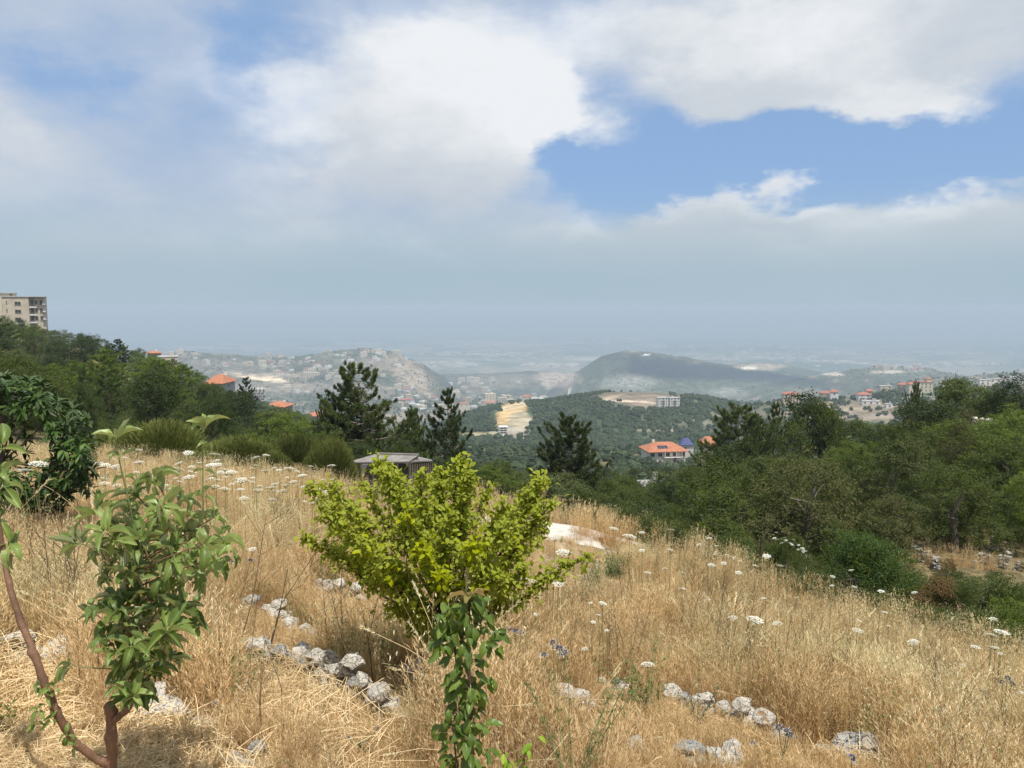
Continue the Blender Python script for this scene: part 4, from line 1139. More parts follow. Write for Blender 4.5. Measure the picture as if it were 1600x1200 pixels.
# ================================================================== trees and shrubs
BR = {k: [crown_broad(s + j * 7, mat=k, lobes=13 + j, clumps=260, per=32, low=.03, sig=.031, leaf=.030) for j in range(3)] for s, k in enumerate(['oak', 'dark', 'bright', 'olive', 'brown'])}
FINE = {k: [crown_broad(s + j * 5 + 40, mat=k, lobes=15, clumps=520, per=32, leaf=.021, sig=.024, low=.0) for j in range(2)] for s, k in enumerate(['oak', 'bright', 'olive', 'dark', 'rust', 'deep'])}
LOW = {k: [crown_broad(s + j * 5 + 70, mat=k, lobes=12, clumps=260, per=24, low=.0) for j in range(2)] for s, k in enumerate(['oak', 'dark', 'bright', 'olive', 'brown'])}
BRF = {k: [crown_broad(s + j * 9 + 140, mat=k, lobes=14, clumps=330, per=44, leaf=.021, sig=.023, low=.03) for j in range(2)] for s, k in enumerate(['oak', 'dark', 'bright', 'olive', 'brown'])}
TR = [trunk_broad(s) for s in range(3)]
PN = [pine(11, 18, .56, .06, gap=.05), pine(12, 16, .50, .10, gap=.3), pine(13, 18, .48, .06, asc=.7, gap=.1), pine(14, 16, .58, .10, gap=.3, lean=.04)]
PB_ = [pine(21, 11, .44, .16, mat='brightpine', rounded=True, needle=.040, gap=.1, asc=.3), pine(22, 12, .46, .14, mat='brightpine', rounded=True, needle=.040, gap=.1, asc=.3)]
BM = [broom(s) for s in (31, 32, 33)]

used = set()
def uname(l): return l
def tree(px, top, Y, wpx, kind, label, name=None, cat='tree', group=None, var=0, minh=.8, rz=None, depth=1.0, lift=0.0):
    """a tree or shrub whose top reaches picture row `top` and whose foot stands on the ground"""
    p = at(px, top, Y); z = hz(p.x, Y); h = max(p.z - z, minh); w = wpx / 1200 * Y
    rz = random.uniform(0, 6.28) if rz is None else rz
    if kind.startswith('pine') or kind.startswith('bpine'):
        T, C = (PN if kind.startswith('pine') else PB_)[var % (4 if kind.startswith('pine') else 2)]
        root = empty(name or 'pine_tree', (p.x, Y, z - lift), rz, (w, w * depth, h)); link('trunk', T, root); link('crown', C, root)
    elif kind == 'broom':
        root = empty(name or 'broom_shrub', (p.x, Y, z), rz, (w, w, h)); link('crown', BM[var % 3], root)
        cat = 'shrub'
    else:
        lib, k = (kind.split(':') + ['oak'])[:2] if ':' in kind else ('br', kind)
        src = {'br': BRF if Y < 48 else BR, 'fine': FINE, 'low': LOW}[lib][k]
        root = empty(name or ('broadleaf_tree' if lib == 'br' else 'shrub'), (p.x, Y, z), rz, (w * 1.12, w * 1.12 * depth, h))
        link('trunk', TR[var % 3], root)
        link('crown', src[var % len(src)], root)
        if lib != 'br': cat = 'shrub'
    tag(root, label, cat, group)
    return root

# pines that stand out, one by one
tree(587, 564, 44, 155, 'pine', 'tallest dark pine with an open leaning crown behind the shed roof', var=3, rz=1.0)
tree(541, 596, 46, 118, 'pine', 'dense pine just left of the tallest pine', var=0, rz=2.0)
tree(508, 622, 52, 46, 'pine', 'small pine crown at the left foot of the tall pair', var=2)
tree(691, 608, 45, 104, 'pine', 'slender pine with a bare-tipped top right of the tall pair', var=1, rz=.4)
tree(641, 640, 47, 84, 'pine', 'shorter pine between the tallest pine and the slender pine', var=2)
tree(895, 646, 46, 140, 'pine', 'broad open pine standing alone in front of the middle hill', var=0, rz=3.0)
tree(1153, 628, 60, 132, 'pine', 'dark pine with a rounded top beside the orange roofed villas', var=0)
tree(1206, 630, 70, 70, 'pine', 'narrow pine with pale bare stem right of the dark rounded pine', var=1)
tree(1184, 648, 62, 70, 'pine', 'short pine squeezed between the dark rounded pine and the narrow pine', var=2)
tree(1311, 660, 66, 40, 'pine', 'thin grey pine low between two broadleaf trees on the right', var=1)
tree(380, 590, 115, 52, 'pine', 'open dark pine in front of the unfinished concrete frame', var=1)
tree(356, 608, 112, 40, 'pine', 'lower dark pine left of the open pine by the concrete frame', var=3)
tree(1430, 598, 66, 40, 'pine', 'tall thin crown left of the dense trees on the right slope', var=2)
tree(820, 745, 45, 60, 'pine', 'small dark pine low at the left foot of the lone broad pine', var=0)

RT = [ # px, top, Y, width px, kind, label
    (1268, 617, 62, 118, 'dark', 'tall blue-green broadleaf tree with two-pointed top right of the pines'),
    (1295, 628, 60, 70, 'oak', 'green tree forming the right point beside the tall blue-green tree'),
    (1232, 650, 58, 90, 'oak', 'dense green tree below the narrow pine'),
    (1345, 656, 66, 90, 'oak', 'round dark green tree below the brown terraces'),
    (1390, 662, 60, 100, 'olive', 'pale olive tree right of the round dark green tree'),
    (1452, 626, 56, 130, 'dark', 'large very dark tree on the right slope left of the rocks'),
    (1476, 655, 50, 100, 'bright', 'bright green tree in front of the large very dark tree'),
    (1510, 594, 72, 130, 'oak', 'broad dark oak on the crest of the right slope'),
    (1495, 588, 78, 50, 'oak', 'slim pointed tree rising from the crest of the right slope'),
    (1560, 612, 64, 110, 'oak', 'green oak right of the broad crest oak'),
    (1594, 585, 62, 90, 'dark', 'dark tree cut by the right edge on the crest'),
    (1590, 630, 44, 170, 'bright', 'bright yellow-green tree at the right edge above the wall'),
    (1520, 690, 46, 110, 'brown', 'dull brownish tree below the white rocks'),
    (1570, 715, 40, 130, 'oak', 'shadowed green tree at the right edge below the bright tree'),
    (1455, 735, 40, 100, 'oak', 'green tree in the hollow under the large very dark tree'),
    (1398, 712, 44, 110, 'olive', 'olive green tree in the middle of the right slope'),
    (1340, 700, 48, 120, 'oak', 'oak with grey-green crown left of the olive green tree'),
    (1286, 712, 44, 110, 'olive', 'spreading olive-toned tree below the tall blue-green tree'),
    (1235, 708, 46, 100, 'dark', 'dark tree below the short pine'),
    (1180, 712, 48, 110, 'oak', 'wide green oak under the dark rounded pine'),
    (1128, 700, 52, 90, 'dark', 'dark tree left of the wide green oak'),
    (1085, 728, 46, 90, 'oak', 'green tree below the orange roofed villas'),
    (1066, 752, 38, 76, 'bright', 'light green tree right of the low cream building'),
    (962, 752, 34, 104, 'oak', 'large rounded oak at the foot of the lone broad pine'),
    (1018, 776, 30, 90, 'oak', 'low rounded oak in front of the low cream building'),
    (930, 765, 31, 120, 'oak', 'rounded oak left of the large oak near the white track'),
    (860, 790, 27, 90, 'dark', 'dark bush behind the right side of the lime tree'),
    (782, 716, 36, 110, 'oak', 'bushy green tree behind the top of the lime tree'),
    (745, 735, 34, 70, 'dark', 'dark bushy tree right of the shed'),
    (700, 712, 38, 90, 'dark', 'dark tree under the slender pine'),
    (625, 690, 40, 90, 'dark', 'dark tree filling the gap behind the shed roof'),
    (560, 690, 38, 90, 'dark', 'dark tree at the foot of the tallest pine'),
    (505, 672, 40, 90, 'oak', 'green tree left of the dense pine behind the broom'),
    (1140, 760, 32, 130, 'bright', 'bright green tree in the middle above the gully'),
    (1075, 790, 27, 120, 'oak', 'oak bush at the far edge of the field right of the track'),
    (1205, 752, 34, 110, 'oak', 'dark green tree right of the bright tree above the gully'),
    (1270, 752, 32, 120, 'brown', 'brown-green tree above the dark bush by the gully'),
    (1340, 745, 34, 130, 'brown', 'dusty brown tree in the middle of the right slope'),
    (1400, 778, 30, 110, 'olive', 'pale olive bush above the small stone wall'),
    (1470, 770, 31, 130, 'olive', 'soft olive shrub spreading above the gully wall'),
    (1530, 775, 33, 90, 'oak', 'green tree left of the long stone wall'),
    (1592, 775, 32, 100, 'dark', 'dark green tree above the long stone wall at the right edge'),
]
for i, (px, tp, Y, w, k, lab) in enumerate(RT): tree(px, tp, Y, w, k, lab, var=i)

SHR = [
    (1335, 826, 14.5, 190, 'fine:deep', 'big dark green bush at the far edge of the field right of the dead stem', 0),
    (1228, 838, 15.5, 90, 'fine:oak', 'green bush topped with small white blossom left of the big dark bush', 1),
    (1262, 872, 13.5, 80, 'fine:olive', 'yellowish low bush in front of the blossoming bush', 0),
    (1150, 830, 19, 110, 'low:oak', 'dark bush behind the dead stem by the field edge', 0),
    (1068, 835, 17, 90, 'fine:bright', 'light green bush along the field edge right of the dry mound', 1),
    (1022, 812, 16.5, 66, 'fine:bright', 'small yellow-green sapling beside the dry mound', 0),
    (1010, 790, 22, 110, 'low:dark', 'dark bush behind the small yellow-green sapling', 1),
    (1120, 800, 23, 120, 'low:oak', 'dense bush behind the field edge below the bright tree', 0),
    (1462, 905, 15.5, 110, 'fine:rust', 'rusty brown shrub in the gully right of the big dark bush', 0),
    (1400, 890, 17.0, 70, 'fine:olive', 'grey-green shrub right behind the big dark bush', 1),
    (1482, 868, 21, 40, 'fine:rust', 'small orange-brown shrub right of the little stone wall', 1),
    (1540, 902, 17, 150, 'fine:olive', 'grey-green shrub below the long stone wall', 0),
    (1590, 935, 11.5, 130, 'fine:bright', 'bright green bush at the right edge of the field', 0),
    (1530, 950, 12.5, 90, 'fine:oak', 'dark green shrub left of the bright bush at the right edge', 1),
    (1445, 945, 12.6, 90, 'fine:oak', 'low dark shrub at the field edge right of centre', 0),
    (1195, 870, 14.5, 60, 'fine:oak', 'small dark shrub at the foot of the blossoming bush', 0),
    (1496, 822, 30, 80, 'low:olive', 'olive bush below the soft olive shrub by the gully', 0),
    (1585, 818, 31, 70, 'low:dark', 'dark bush above the right end of the long stone wall', 1),
    (1376, 806, 25, 80, 'low:olive', 'olive bush left of the little stone wall', 1),
    (1565, 905, 15.5, 90, 'low:olive', 'grey-olive shrub right under the long stone wall', 1),
    (1500, 912, 15.2, 70, 'fine:oak', 'green shrub between the rusty shrub and the long wall', 1),
    (1422, 884, 17.5, 60, 'fine:oak', 'green shrub under the little stone wall', 0),
    (1455, 898, 16.5, 80, 'fine:olive', 'olive shrub between the rusty shrub and the little wall', 0),
    (1592, 908, 14.5, 90, 'fine:oak', 'dark shrub behind the bright bush at the right edge', 1),
    (1385, 862, 20, 60, 'fine:oak', 'green shrub left of the little stone wall', 1),
    (840, 830, 15.8, 60, 'fine:olive', 'grey olive bush left of the white track', 1),
    (905, 812, 21, 70, 'low:oak', 'green bush behind the white track', 0),
    (795, 800, 20, 80, 'fine:olive', 'grey-leaved bush behind the lime tree', 0),
    (946, 806, 15.8, 40, 'fine:olive', 'small grey bush at the end of the white track', 0),
]
for px, tp, Y, w, k, lab, v in SHR: tree(px, tp, Y, w, k, lab, var=v, minh=.5)

BRM = [(248, 649, 28, 172, 'first broom bush on the left, dark olive and rounded'), (372, 676, 27, 149, 'broom bush between the two apple shoots, broad and domed'),
       (460, 672, 31, 119, 'taller broom bush right of the broad domed one'), (516, 678, 28, 96, 'rightmost broom bush, beside the shed roof'),
       (170, 668, 30, 110, 'broom bush behind the left apple shoot'), (310, 700, 24, 90, 'low broom bush in front of the row behind the white flowers'), (425, 700, 25, 80, 'small low broom bush between the domed ones')]
for i, (px, tp, Y, w, lab) in enumerate(BRM): tree(px, tp, Y, w, 'broom', lab, group='broom bushes along the far edge of the field', var=i)

# the wooded left slope, tree by tree
def slope_trees():
    r = np.random.default_rng(77)
    sil = np.array([(-80, 470), (0, 489), (60, 508), (110, 516), (160, 526), (200, 536), (240, 556), (290, 566), (320, 584), (360, 598), (400, 628), (450, 642), (500, 652), (560, 664), (620, 670)], float)
    kinds = [('bpine', .30, 'bright green rounded pine'), ('oak', .22, 'dark green oak'), ('olive', .14, 'dull olive tree'), ('dark', .14, 'very dark evergreen tree'), ('bright', .12, 'light green leafy tree'), ('pine', .08, 'dark spiky pine')]
    n = 0; spots = []
    PX = r.uniform(-90, 600, 7000); PY = r.uniform(500, 740, 7000); HP = hits(PX, PY, 34, 520)
    for px, py, h_ in zip(PX, PY, HP):
        s = np.interp(px, sil[:, 0], sil[:, 1])
        if py < s + 6 or np.isnan(h_[0]): continue
        p = Vector(h_)
        if p.y > 515: continue
        hh = r.uniform(4.2, 7.0) * (1.1 if p.y > 100 else .72); w = hh * r.uniform(.8, 1.15)
        wp = w * 1200 / p.y; hp = hh * 1200 / p.y
        if any((abs(px - a) < .33 * (wp + c) and abs(py - b) < .15 * (hp + c)) for a, b, c in spots): continue
        top = max(py - hp, s + r.uniform(-2, 5))
        if py - top < 7: continue
        if abs(px - 345) < 26 and 150 < p.y < 400 and top < 622: top = 624 if py > 632 else None
        if top is None: continue
        if 520 < px < 620 and p.y < 36: continue
        if abs(px - 405) < 22 and top < 632 and p.y < 390: continue
        if abs(px - 437) < 24 and 120 < p.y < 380 and top < 648: continue
        spots.append((px, py, wp)); n += 1
        j = r.choice(len(kinds), p=[q[1] for q in kinds]); k = kinds[j]
        colw = 'at the left edge' if px < 60 else 'below the apartment block' if px < 130 else 'right of the apartment block' if px < 200 else 'above the first broom bush' if px < 265 else 'below the tiled roofs' if px < 330 else 'before the grey villa' if px < 380 else 'before the concrete frame' if px < 440 else 'behind the taller broom bush'
        roww = 'on the skyline' if p.y > 230 else 'high on the slope' if p.y > 120 else 'halfway up' if p.y > 68 else 'low down'
        size = 'large' if wp > 62 else 'small' if wp < 30 else 'middling'
        tree(px, top, p.y, wp, k[0], f'{size} {k[2]} {roww} {colw}', group='trees of the wooded left slope', var=int(r.integers(0, 12)))
        if n >= 235: break
    print('slope trees', n)
slope_trees()
# filler trees on the right slope and in the central hollow
def hollow_trees(box_, n_, d0, d1, hr, kinds, labelf, group, seed, limit):
    r = np.random.default_rng(seed); spots = []; n = 0
    PX = r.uniform(box_[0], box_[1], 4000); PY = r.uniform(box_[2], box_[3], 4000)
    for px, py, h_ in zip(PX, PY, hits(PX, PY, d0, d1)):
        p = Vector(h_)
        if np.isnan(h_[0]) or p.y > d1 * .985 or p.y < d0 * 1.02: continue
        hh = r.uniform(*hr); w = hh * r.uniform(.85, 1.3); wp = w * 1200 / p.y; hp = hh * 1200 / p.y
        top = max(py - hp, limit(px) + r.uniform(0, 8))
        if py - top < 8: continue
        if any((abs(px - a) < .33 * (wp + c) and abs(py - b) < .15 * (hp + c)) for a, b, c in spots): continue
        if 990 < px < 1046 and top < 768 and p.y < 100: continue
        if (1398 < px < 1480 and top < 900 and p.y < 29.5) or (1515 < px < 1650 and top < 900 and p.y < 27.5) or (530 < px < 715 and p.y < 36): continue
        spots.append((px, py, wp)); n += 1
        k = kinds[int(r.integers(len(kinds)))]
        tree(px, top, p.y, wp, k[0], labelf(k[1], px, p.y), group=group, var=int(r.integers(0, 12)))
        if n >= n_: break
    print(group, n)
def lr(k, px, Y):
    c = ('below the dark rounded pine' if px < 1160 else 'below the narrow pine' if px < 1240 else 'below the tall blue-green tree' if px < 1330 else 'by the olive green tree' if px < 1420 else 'above the little stone wall' if px < 1500 else 'above the long stone wall')
    return f'{k} ' + ('high up ' if Y > 60 else 'midway ' if Y > 40 else 'low ') + 'on the right slope ' + c
lim = lambda px: float(np.interp(px, [1000, 1100, 1130, 1250, 1330, 1400, 1440, 1500, 1600, 1700], [760, 735, 690, 665, 672, 668, 640, 618, 622, 620]))
hollow_trees((1090, 1690, 650, 900), 120, 20, 110, (2.2, 4.2), [('oak', 'small green oak'), ('olive', 'small olive tree'), ('brown', 'small brownish tree'), ('dark', 'small dark tree'), ('bright', 'small light green tree')], lr, 'small trees of the right slope', 5, lim)
def lc(k, px, Y):
    c = ('under the slender pine' if px < 720 else 'behind the lime tree' if px < 800 else 'left of the lone broad pine' if px < 870 else 'under the lone broad pine' if px < 930 else 'beyond the white track' if px < 1000 else 'below the villas')
    return f'{k} ' + ('far down ' if Y > 110 else 'deeper ' if Y > 55 else 'near ') + 'in the hollow ' + c
lim2 = lambda px: float(np.interp(px, [560, 700, 760, 850, 900, 960, 1000, 1090, 1130], [690, 700, 722, 735, 745, 722, 726, 722, 705]))
hollow_trees((560, 1130, 700, 850), 80, 18, 230, (2.6, 4.6), [('oak', 'small green oak'), ('dark', 'small dark tree'), ('bright', 'small light green tree'), ('olive', 'small olive tree')], lc, 'small trees of the central hollow', 6, lim2)
# ================================================================== the field in front
# dirt track behind the lime tree
def track():
    pts = [(560, 780), (700, 796), (800, 808), (880, 820), (930, 834), (966, 849)]
    W = [hit(a, b, 8, 18) or Vector(((a - 800) / 1200 * 14.2, 14.2, 0)) for a, b in pts]
    for w in W: w.y = min(w.y, 15.0)
    P = np.array([(w.x, w.y) for w in W]); t = np.linspace(0, len(P) - 1, 60)
    X = np.interp(t, range(len(P)), P[:, 0]); Yy = np.interp(t, range(len(P)), P[:, 1])
    T = unit(np.column_stack([np.gradient(X), np.gradient(Yy)])); Nn = np.column_stack([-T[:, 1], T[:, 0]])
    G = Geo(); V = []
    for k in range(9):
        o = (k / 8 - .5) * 3.6; wob = .25 * (fbm(t * 1.3 + k, t * 0 + k, 3) - .5)
        x = X + Nn[:, 0] * (o + wob); y = Yy + Nn[:, 1] * (o + wob)
        V.append(np.column_stack([x, y, H(x, y) + .05 - .05 * abs(k / 4 - 1) ** 3 + .02 * (fbm(x * 3, y * 3, 3) - .5)]))
    V = np.stack(V, 1).reshape(-1, 3)
    F = [(i * 9 + j, i * 9 + j + 1, i * 9 + 10 + j, i * 9 + 9 + j) for i in range(59) for j in range(8)]
    G.add(V, F)
    m, q, out = mat_new('track_dirt')
    tt = q.new('ShaderNodeTexCoord'); n = q.noise(tt.outputs['Object'], 6, 8, .7); n2 = q.noise(tt.outputs['Object'], 1.2, 4, .6)
    c = q.mix(q.ramp(n, .35, .65), (.46, .43, .37, 1), (.72, .68, .60, 1)); c = q.mix(q.ramp(n2, .55, .7, 0, .6), c, (.42, .33, .22, 1))
    bsdf(q, out, c, .95, .1, n, .7, .03)
    o = link('path', G.mesh('path', m, smooth=True)); tag(o, 'white gravel track curving past behind the lime tree', kind='structure')
    return P
TRK = track()

# ------------------------------------------------------------------ stones
def stone_mesh(seed, mat, sub=1, flat=.82):
    import bmesh
    r = np.random.default_rng(seed); bm = bmesh.new(); bmesh.ops.create_icosphere(bm, subdivisions=sub, radius=.5); ph_ = r.uniform(0, 50, 3)
    cuts = [(unit(r.normal(size=3)), r.uniform(.25, .40)) for _ in range(11)]
    for v in bm.verts:
        p = np.array(v.co)
        for n_, d_ in cuts:
            e = p @ n_ - d_
            if e > 0: p = p - n_ * e * .92
        p = p * (.86 + .34 * fbm(np.array([p[0] * 5 + ph_[0] + p[2] * 3]), np.array([p[1] * 5 + ph_[1] - p[2] * 4]), 3)[0])
        p += r.normal(size=3) * (.026 if sub < 3 else .017)
        v.co = p * np.array([1.25, .95, flat])
    me = bpy.data.meshes.new('stone'); bm.to_mesh(me); bm.free(); me.materials.append(M[mat])
    me.polygons.foreach_set('use_smooth', np.zeros(len(me.polygons), bool))
    return me
M['stone_old'] = stone_mat('weathered_wall_stone', (.40, .38, .33))
ST = [stone_mesh(s, 'stone', 2) for s in range(7)] + [stone_mesh(20, 'stone_lichen', 2), stone_mesh(21, 'stone_grey', 2), stone_mesh(22, 'stone', 2)]
BIG = [stone_mesh(50 + s, 'stone_grey' if s == 0 else 'stone', 3, .85) for s in range(3)]
wall_stones = [stone_mesh(70 + s, 'stone_old', 1, .55) for s in range(6)]
STONES = []                       # (x, y, radius) kept free of tall grass
def stone_row(pts, label, size, Y0=2.5, Y1=16, lib=None, courses=1, step=.75, seed=0, lift=.0, group=None, name='stone_wall', jit=.35, rad=True, prob=1.0, flat=1.0):
    """loose rubble laid along a line of picture points; each stone its own part"""
    r = np.random.default_rng(seed)
    W = [hit(a, b, Y0, Y1) for a, b in pts]
    for i, w in enumerate(W):
        if w is None: q_ = at(*pts[i], min(Y1 * .75, 58)); W[i] = Vector((q_.x, q_.y, hz(q_.x, q_.y)))
    root = empty(name, W[len(W) // 2]); tag(root, label, 'stone wall' if name == 'stone_wall' else 'rocks', group)
    P = np.array([(w.x, w.y) for w in W]); seg = np.r_[0, np.cumsum(np.hypot(*np.diff(P, axis=0).T))]
    s = 0.0
    while s < seg[-1]:
        a = size * r.uniform(.6, 1.5); x = np.interp(s, seg, P[:, 0]); y = np.interp(s, seg, P[:, 1])
        for c in range(courses + (r.random() < .4)):
            if r.random() > prob: continue
            xx = x + r.normal() * a * jit * (1.4 if c == 0 else .6); yy = y + r.normal() * a * jit * (1.4 if c == 0 else .6)
            z = hz(xx, yy) + a * (.17 + .50 * c) + lift
            k = int(r.integers(len(ST) if lib is None else len(lib)))
            o = link('stone', ST[k] if lib is None else lib[k], root, Vector((xx, yy, z)) - root.location, (r.normal() * .25, r.normal() * .25, r.uniform(0, 6.28)), (a, a, a * flat * r.uniform(.7, 1.05)))
            if k == 7 and lib is None: o['label'] = 'stone with orange lichen'
            if rad: STONES.append((xx, yy, a * .62))
        s += a * step
    return root
def boulder(px, py, wpx, label, v=0, Y0=2.2, Y1=40, rz=0.0, tall=.9, grey=True):
    w = hit(px, py, Y0, Y1); a = wpx / 1200 * w.y / 1.1
    o = link('boulder', BIG[v], None, w + Vector((0, 0, a * .26)), (.1, -.15, rz), (a, a, a * tall)); tag(o, label, 'boulder')
    STONES.append((w.x, w.y, a * .62)); return o
# terrace edges crossing the grass
stone_row([(398, 1040), (430, 1050), (470, 1055), (500, 1068), (535, 1085), (560, 1102), (585, 1122), (598, 1140)], 'longest row of pale rubble stones, left of the lime tree trunk', .105, courses=3, seed=1)
stone_row([(395, 950), (430, 960), (455, 978), (490, 990)], 'short row of white stones above the longest row', .11, courses=1, seed=2)
stone_row([(500, 915), (530, 925), (585, 938)], 'three pale stones in the grass left under the lime tree', .11, courses=1, seed=3, step=1.1)
stone_row([(862, 1085), (885, 1090), (905, 1112), (925, 1122)], 'small cluster of half buried stones right of the cherry seedling', .12, seed=4, courses=1)
stone_row([(1055, 1102), (1090, 1112), (1120, 1128), (1150, 1142), (1185, 1158), (1225, 1168)], 'slanting row of white stones in the right foreground', .105, courses=2, seed=5, step=.7)
stone_row([(1000, 1188), (1040, 1192), (1085, 1200), (1120, 1203), (1160, 1206)], 'row of white stones cut by the bottom edge right of centre', .095, Y0=2.0, courses=1, seed=6)
stone_row([(950, 1070), (990, 1085), (1025, 1092)], 'faint pinkish stones half hidden in the grass right of centre', .10, seed=7, step=1.3)
stone_row([(385, 1180), (410, 1192), (432, 1200)], 'few small stones at the bottom edge left of the cherry seedling', .09, Y0=2.0, seed=8)
stone_row([(232, 1137), (262, 1140), (300, 1142), (325, 1146)], 'long low white stone slab beside the apple sapling trunk', .13, Y0=2.0, seed=9, step=.42, jit=.12, flat=.5)
stone_row([(40, 1040), (65, 1052), (90, 1066), (118, 1088)], 'pale stones behind the curved apple branch', .13, seed=10, step=1.1)
stone_row([(1260, 1180), (1280, 1188), (1300, 1196)], 'small stones left of the large grey boulder', .07, Y0=2.0, seed=11)
stone_row([(1350, 1198), (1375, 1205), (1395, 1208)], 'white stones right of the large grey boulder', .10, Y0=2.0, seed=12)
stone_row([(780, 1000), (800, 1015), (825, 1032)], 'small white stones behind the blue thistles', .09, seed=13, step=1.4)
boulder(1328, 1192, 92, 'large grey fissured boulder at the bottom right', 0, rz=.4, tall=.85)
boulder(652, 1068, 66, 'grey weathered rock left of the lime tree trunk', 0, rz=1.7, tall=.8)
boulder(875, 1092, 42, 'pale rounded rock beside the small half buried stones', 1, rz=.3)
boulder(1545, 1172, 34, 'small pinkish rock in the grass at the lower right', 2, rz=2.0)
# walls and rocks beyond the gully
stone_row([(1410, 852), (1425, 862), (1440, 872), (1458, 884), (1466, 894)], 'little dry stone wall falling into the gully', .17, Y0=16, Y1=60, courses=3, seed=14, lib=wall_stones, rad=False)
stone_row([(1528, 880), (1548, 884), (1570, 888), (1592, 892), (1615, 896)], 'long dark stone terrace wall at the right edge', .17, Y0=16, Y1=60, courses=4, seed=15, lib=wall_stones, rad=False)
stone_row([(1552, 862), (1560, 845), (1568, 832)], 'pale stones climbing from the long terrace wall', .20, Y0=16, Y1=60, courses=2, seed=16, lib=wall_stones, rad=False)
stone_row([(1470, 898), (1490, 904)], 'pale fallen stones between the two gully walls', .18, Y0=14, Y1=60, courses=1, seed=17, lib=wall_stones, rad=False)
stone_row([(1120, 872), (1150, 876), (1180, 880), (1210, 884)], 'grey stone edge behind the dead stem', .14, Y0=10, Y1=30, courses=2, seed=18, lib=wall_stones, rad=False)
stone_row([(1512, 668), (1520, 664), (1530, 668)], 'heap of white rocks among the trees on the right crest', .38, Y0=30, Y1=80, courses=3, seed=19, rad=False, name='rock_heap', lift=1.3, jit=.9, step=.3)
stone_row([(1535, 690), (1545, 694)], 'white rocks scattered below the heap on the right crest', .4, Y0=30, Y1=80, courses=1, seed=20, rad=False, name='rock_heap', lift=1.4)
stone_row([(1398, 718), (1404, 722)], 'white rock patch between trees on the right slope', .6, Y0=30, Y1=80, courses=2, seed=21, rad=False, name='rock_heap', lift=1.4)

# ------------------------------------------------------------------ grass
def field_scatter(n, y1, dens=None, seed=0, y0=1.75):
    """points on the field, even in area with more of them close by"""
    r = np.random.default_rng(seed)
    y = y0 * (y1 / y0) ** (r.random(n) ** .72); u = r.uniform(-.80, .80, n); x = u * (y + .35)
    px = 800 + 1200 * x / y
    edge = np.interp(px, [-400, 0, 300, 600, 950, 1050, 1200, 1400, 1600, 2000], [14, 14, 14, 14.5, 15, 13, 11.4, 10, 8.8, 8]) * (1 + .12 * (fbm(x * .8, y * .8, 3) - .5))
    ok = y < edge
    sx = np.array(STONES)
    d2 = ((x[:, None] - sx[None, :, 0]) ** 2 + (y[:, None] - sx[None, :, 1]) ** 2) < (sx[None, :, 2] * 1.25) ** 2
    ok &= ~d2.any(1)
    # clumps standing right in front of a stone would hide it
    fr = ((np.abs(x[:, None] - sx[None, :, 0] * (y[:, None] / sx[None, :, 1])) < sx[None, :, 2] * 1.7) & (sx[None, :, 1] - y[:, None] > 0) & (sx[None, :, 1] - y[:, None] < 1.5))
    low = fr.any(1)
    seg = np.array([[TRK[i], TRK[i + 1]] for i in range(len(TRK) - 1)])
    dmin = np.full(n, 9.0)
    for a, b in seg:
        ab = b - a; t = np.clip(((x - a[0]) * ab[0] + (y - a[1]) * ab[1]) / (ab @ ab), 0, 1)
        dmin = np.minimum(dmin, np.hypot(x - a[0] - t * ab[0], y - a[1] - t * ab[1]))
    ok &= dmin > 1.5
    fr2 = (px > 840) & (px < 980) & (y > 8.6) & (y < 13.6)
    low = low | fr2
    if dens is not None: ok &= r.random(n) < dens(x, y, px)
    x, y, px, low = x[ok], y[ok], px[ok], low[ok]
    return np.column_stack([x, y, H(x, y)]), px, low, r
mats = [M['straw'], M['husk']]; rmats = [M['rusty_straw'], M['straw']]
OAT = [oat_clump(s, 22, h, mats, 8) for s, h in enumerate((.52, .60, .46, .66, .56))]
BRO = [fox_clump(s + 20, 34, h, rmats) for s, h in enumerate((.42, .50, .36, .46))]
STR = [straw_clump(s + 40, 34, mats) for s in range(4)]
LOWG = [fox_clump(s + 60, 26, .16, rmats, rad=.11) for s in range(3)]
def oatpatch(x, y): return fbm(x * .55 + 3, y * .40 + 8, 4)
def grass_on(name, label, meshes, n, y1, dens, s0, s1, seed, tilt=.14, y0=1.75, lowk=.30):
    P, px, low, r = field_scatter(n, y1, dens, seed, y0)
    hv = .30 + 1.0 * fbm(P[:, 0] * .9 + seed, P[:, 1] * .9, 3)
    near = np.clip((P[:, 1] - 1.6) / 1.6, .35, 1)
    s = r.uniform(s0, s1, len(P)) * hv * near * np.where(low, lowk, 1)
    print(name, len(P)); return scatter(name, label, meshes, P, r.uniform(0, 6.28, len(P)), tilt, s, seed)
grass_on('dry_grass', 'fine rust-tinged dry grass covering the field', BRO, 15500, 15.5, lambda x, y, px: .95 - .35 * sm((oatpatch(x, y) - .48) * 7), .8, 1.25, 1)
grass_on('wild_oats', 'pale nodding wild oats standing through the dry grass', OAT, 11000, 15.5, lambda x, y, px: .12 + .85 * sm((oatpatch(x, y) - .46) * 8), .85, 1.3, 2)
DUL = [fox_clump(s + 80, 26, h, [M['dull_straw'], M['husk']]) for s, h in enumerate((.40, .48, .55))] + [oat_clump(90, 16, .5, [M['dull_straw'], M['husk']], 6)]
grass_on('greenish_grass', 'half green fading grass in patches across the field', DUL, 9000, 15.5, lambda x, y, px: .04 + .8 * sm((fbm(x * .7 + 31, y * .5 + 2, 4) - .53) * 9), .8, 1.25, 7)
grass_on('grass_litter', 'short dead grass between the taller stems', LOWG, 12000, 15.5, None, .8, 1.5, 3, .2, lowk=.75)
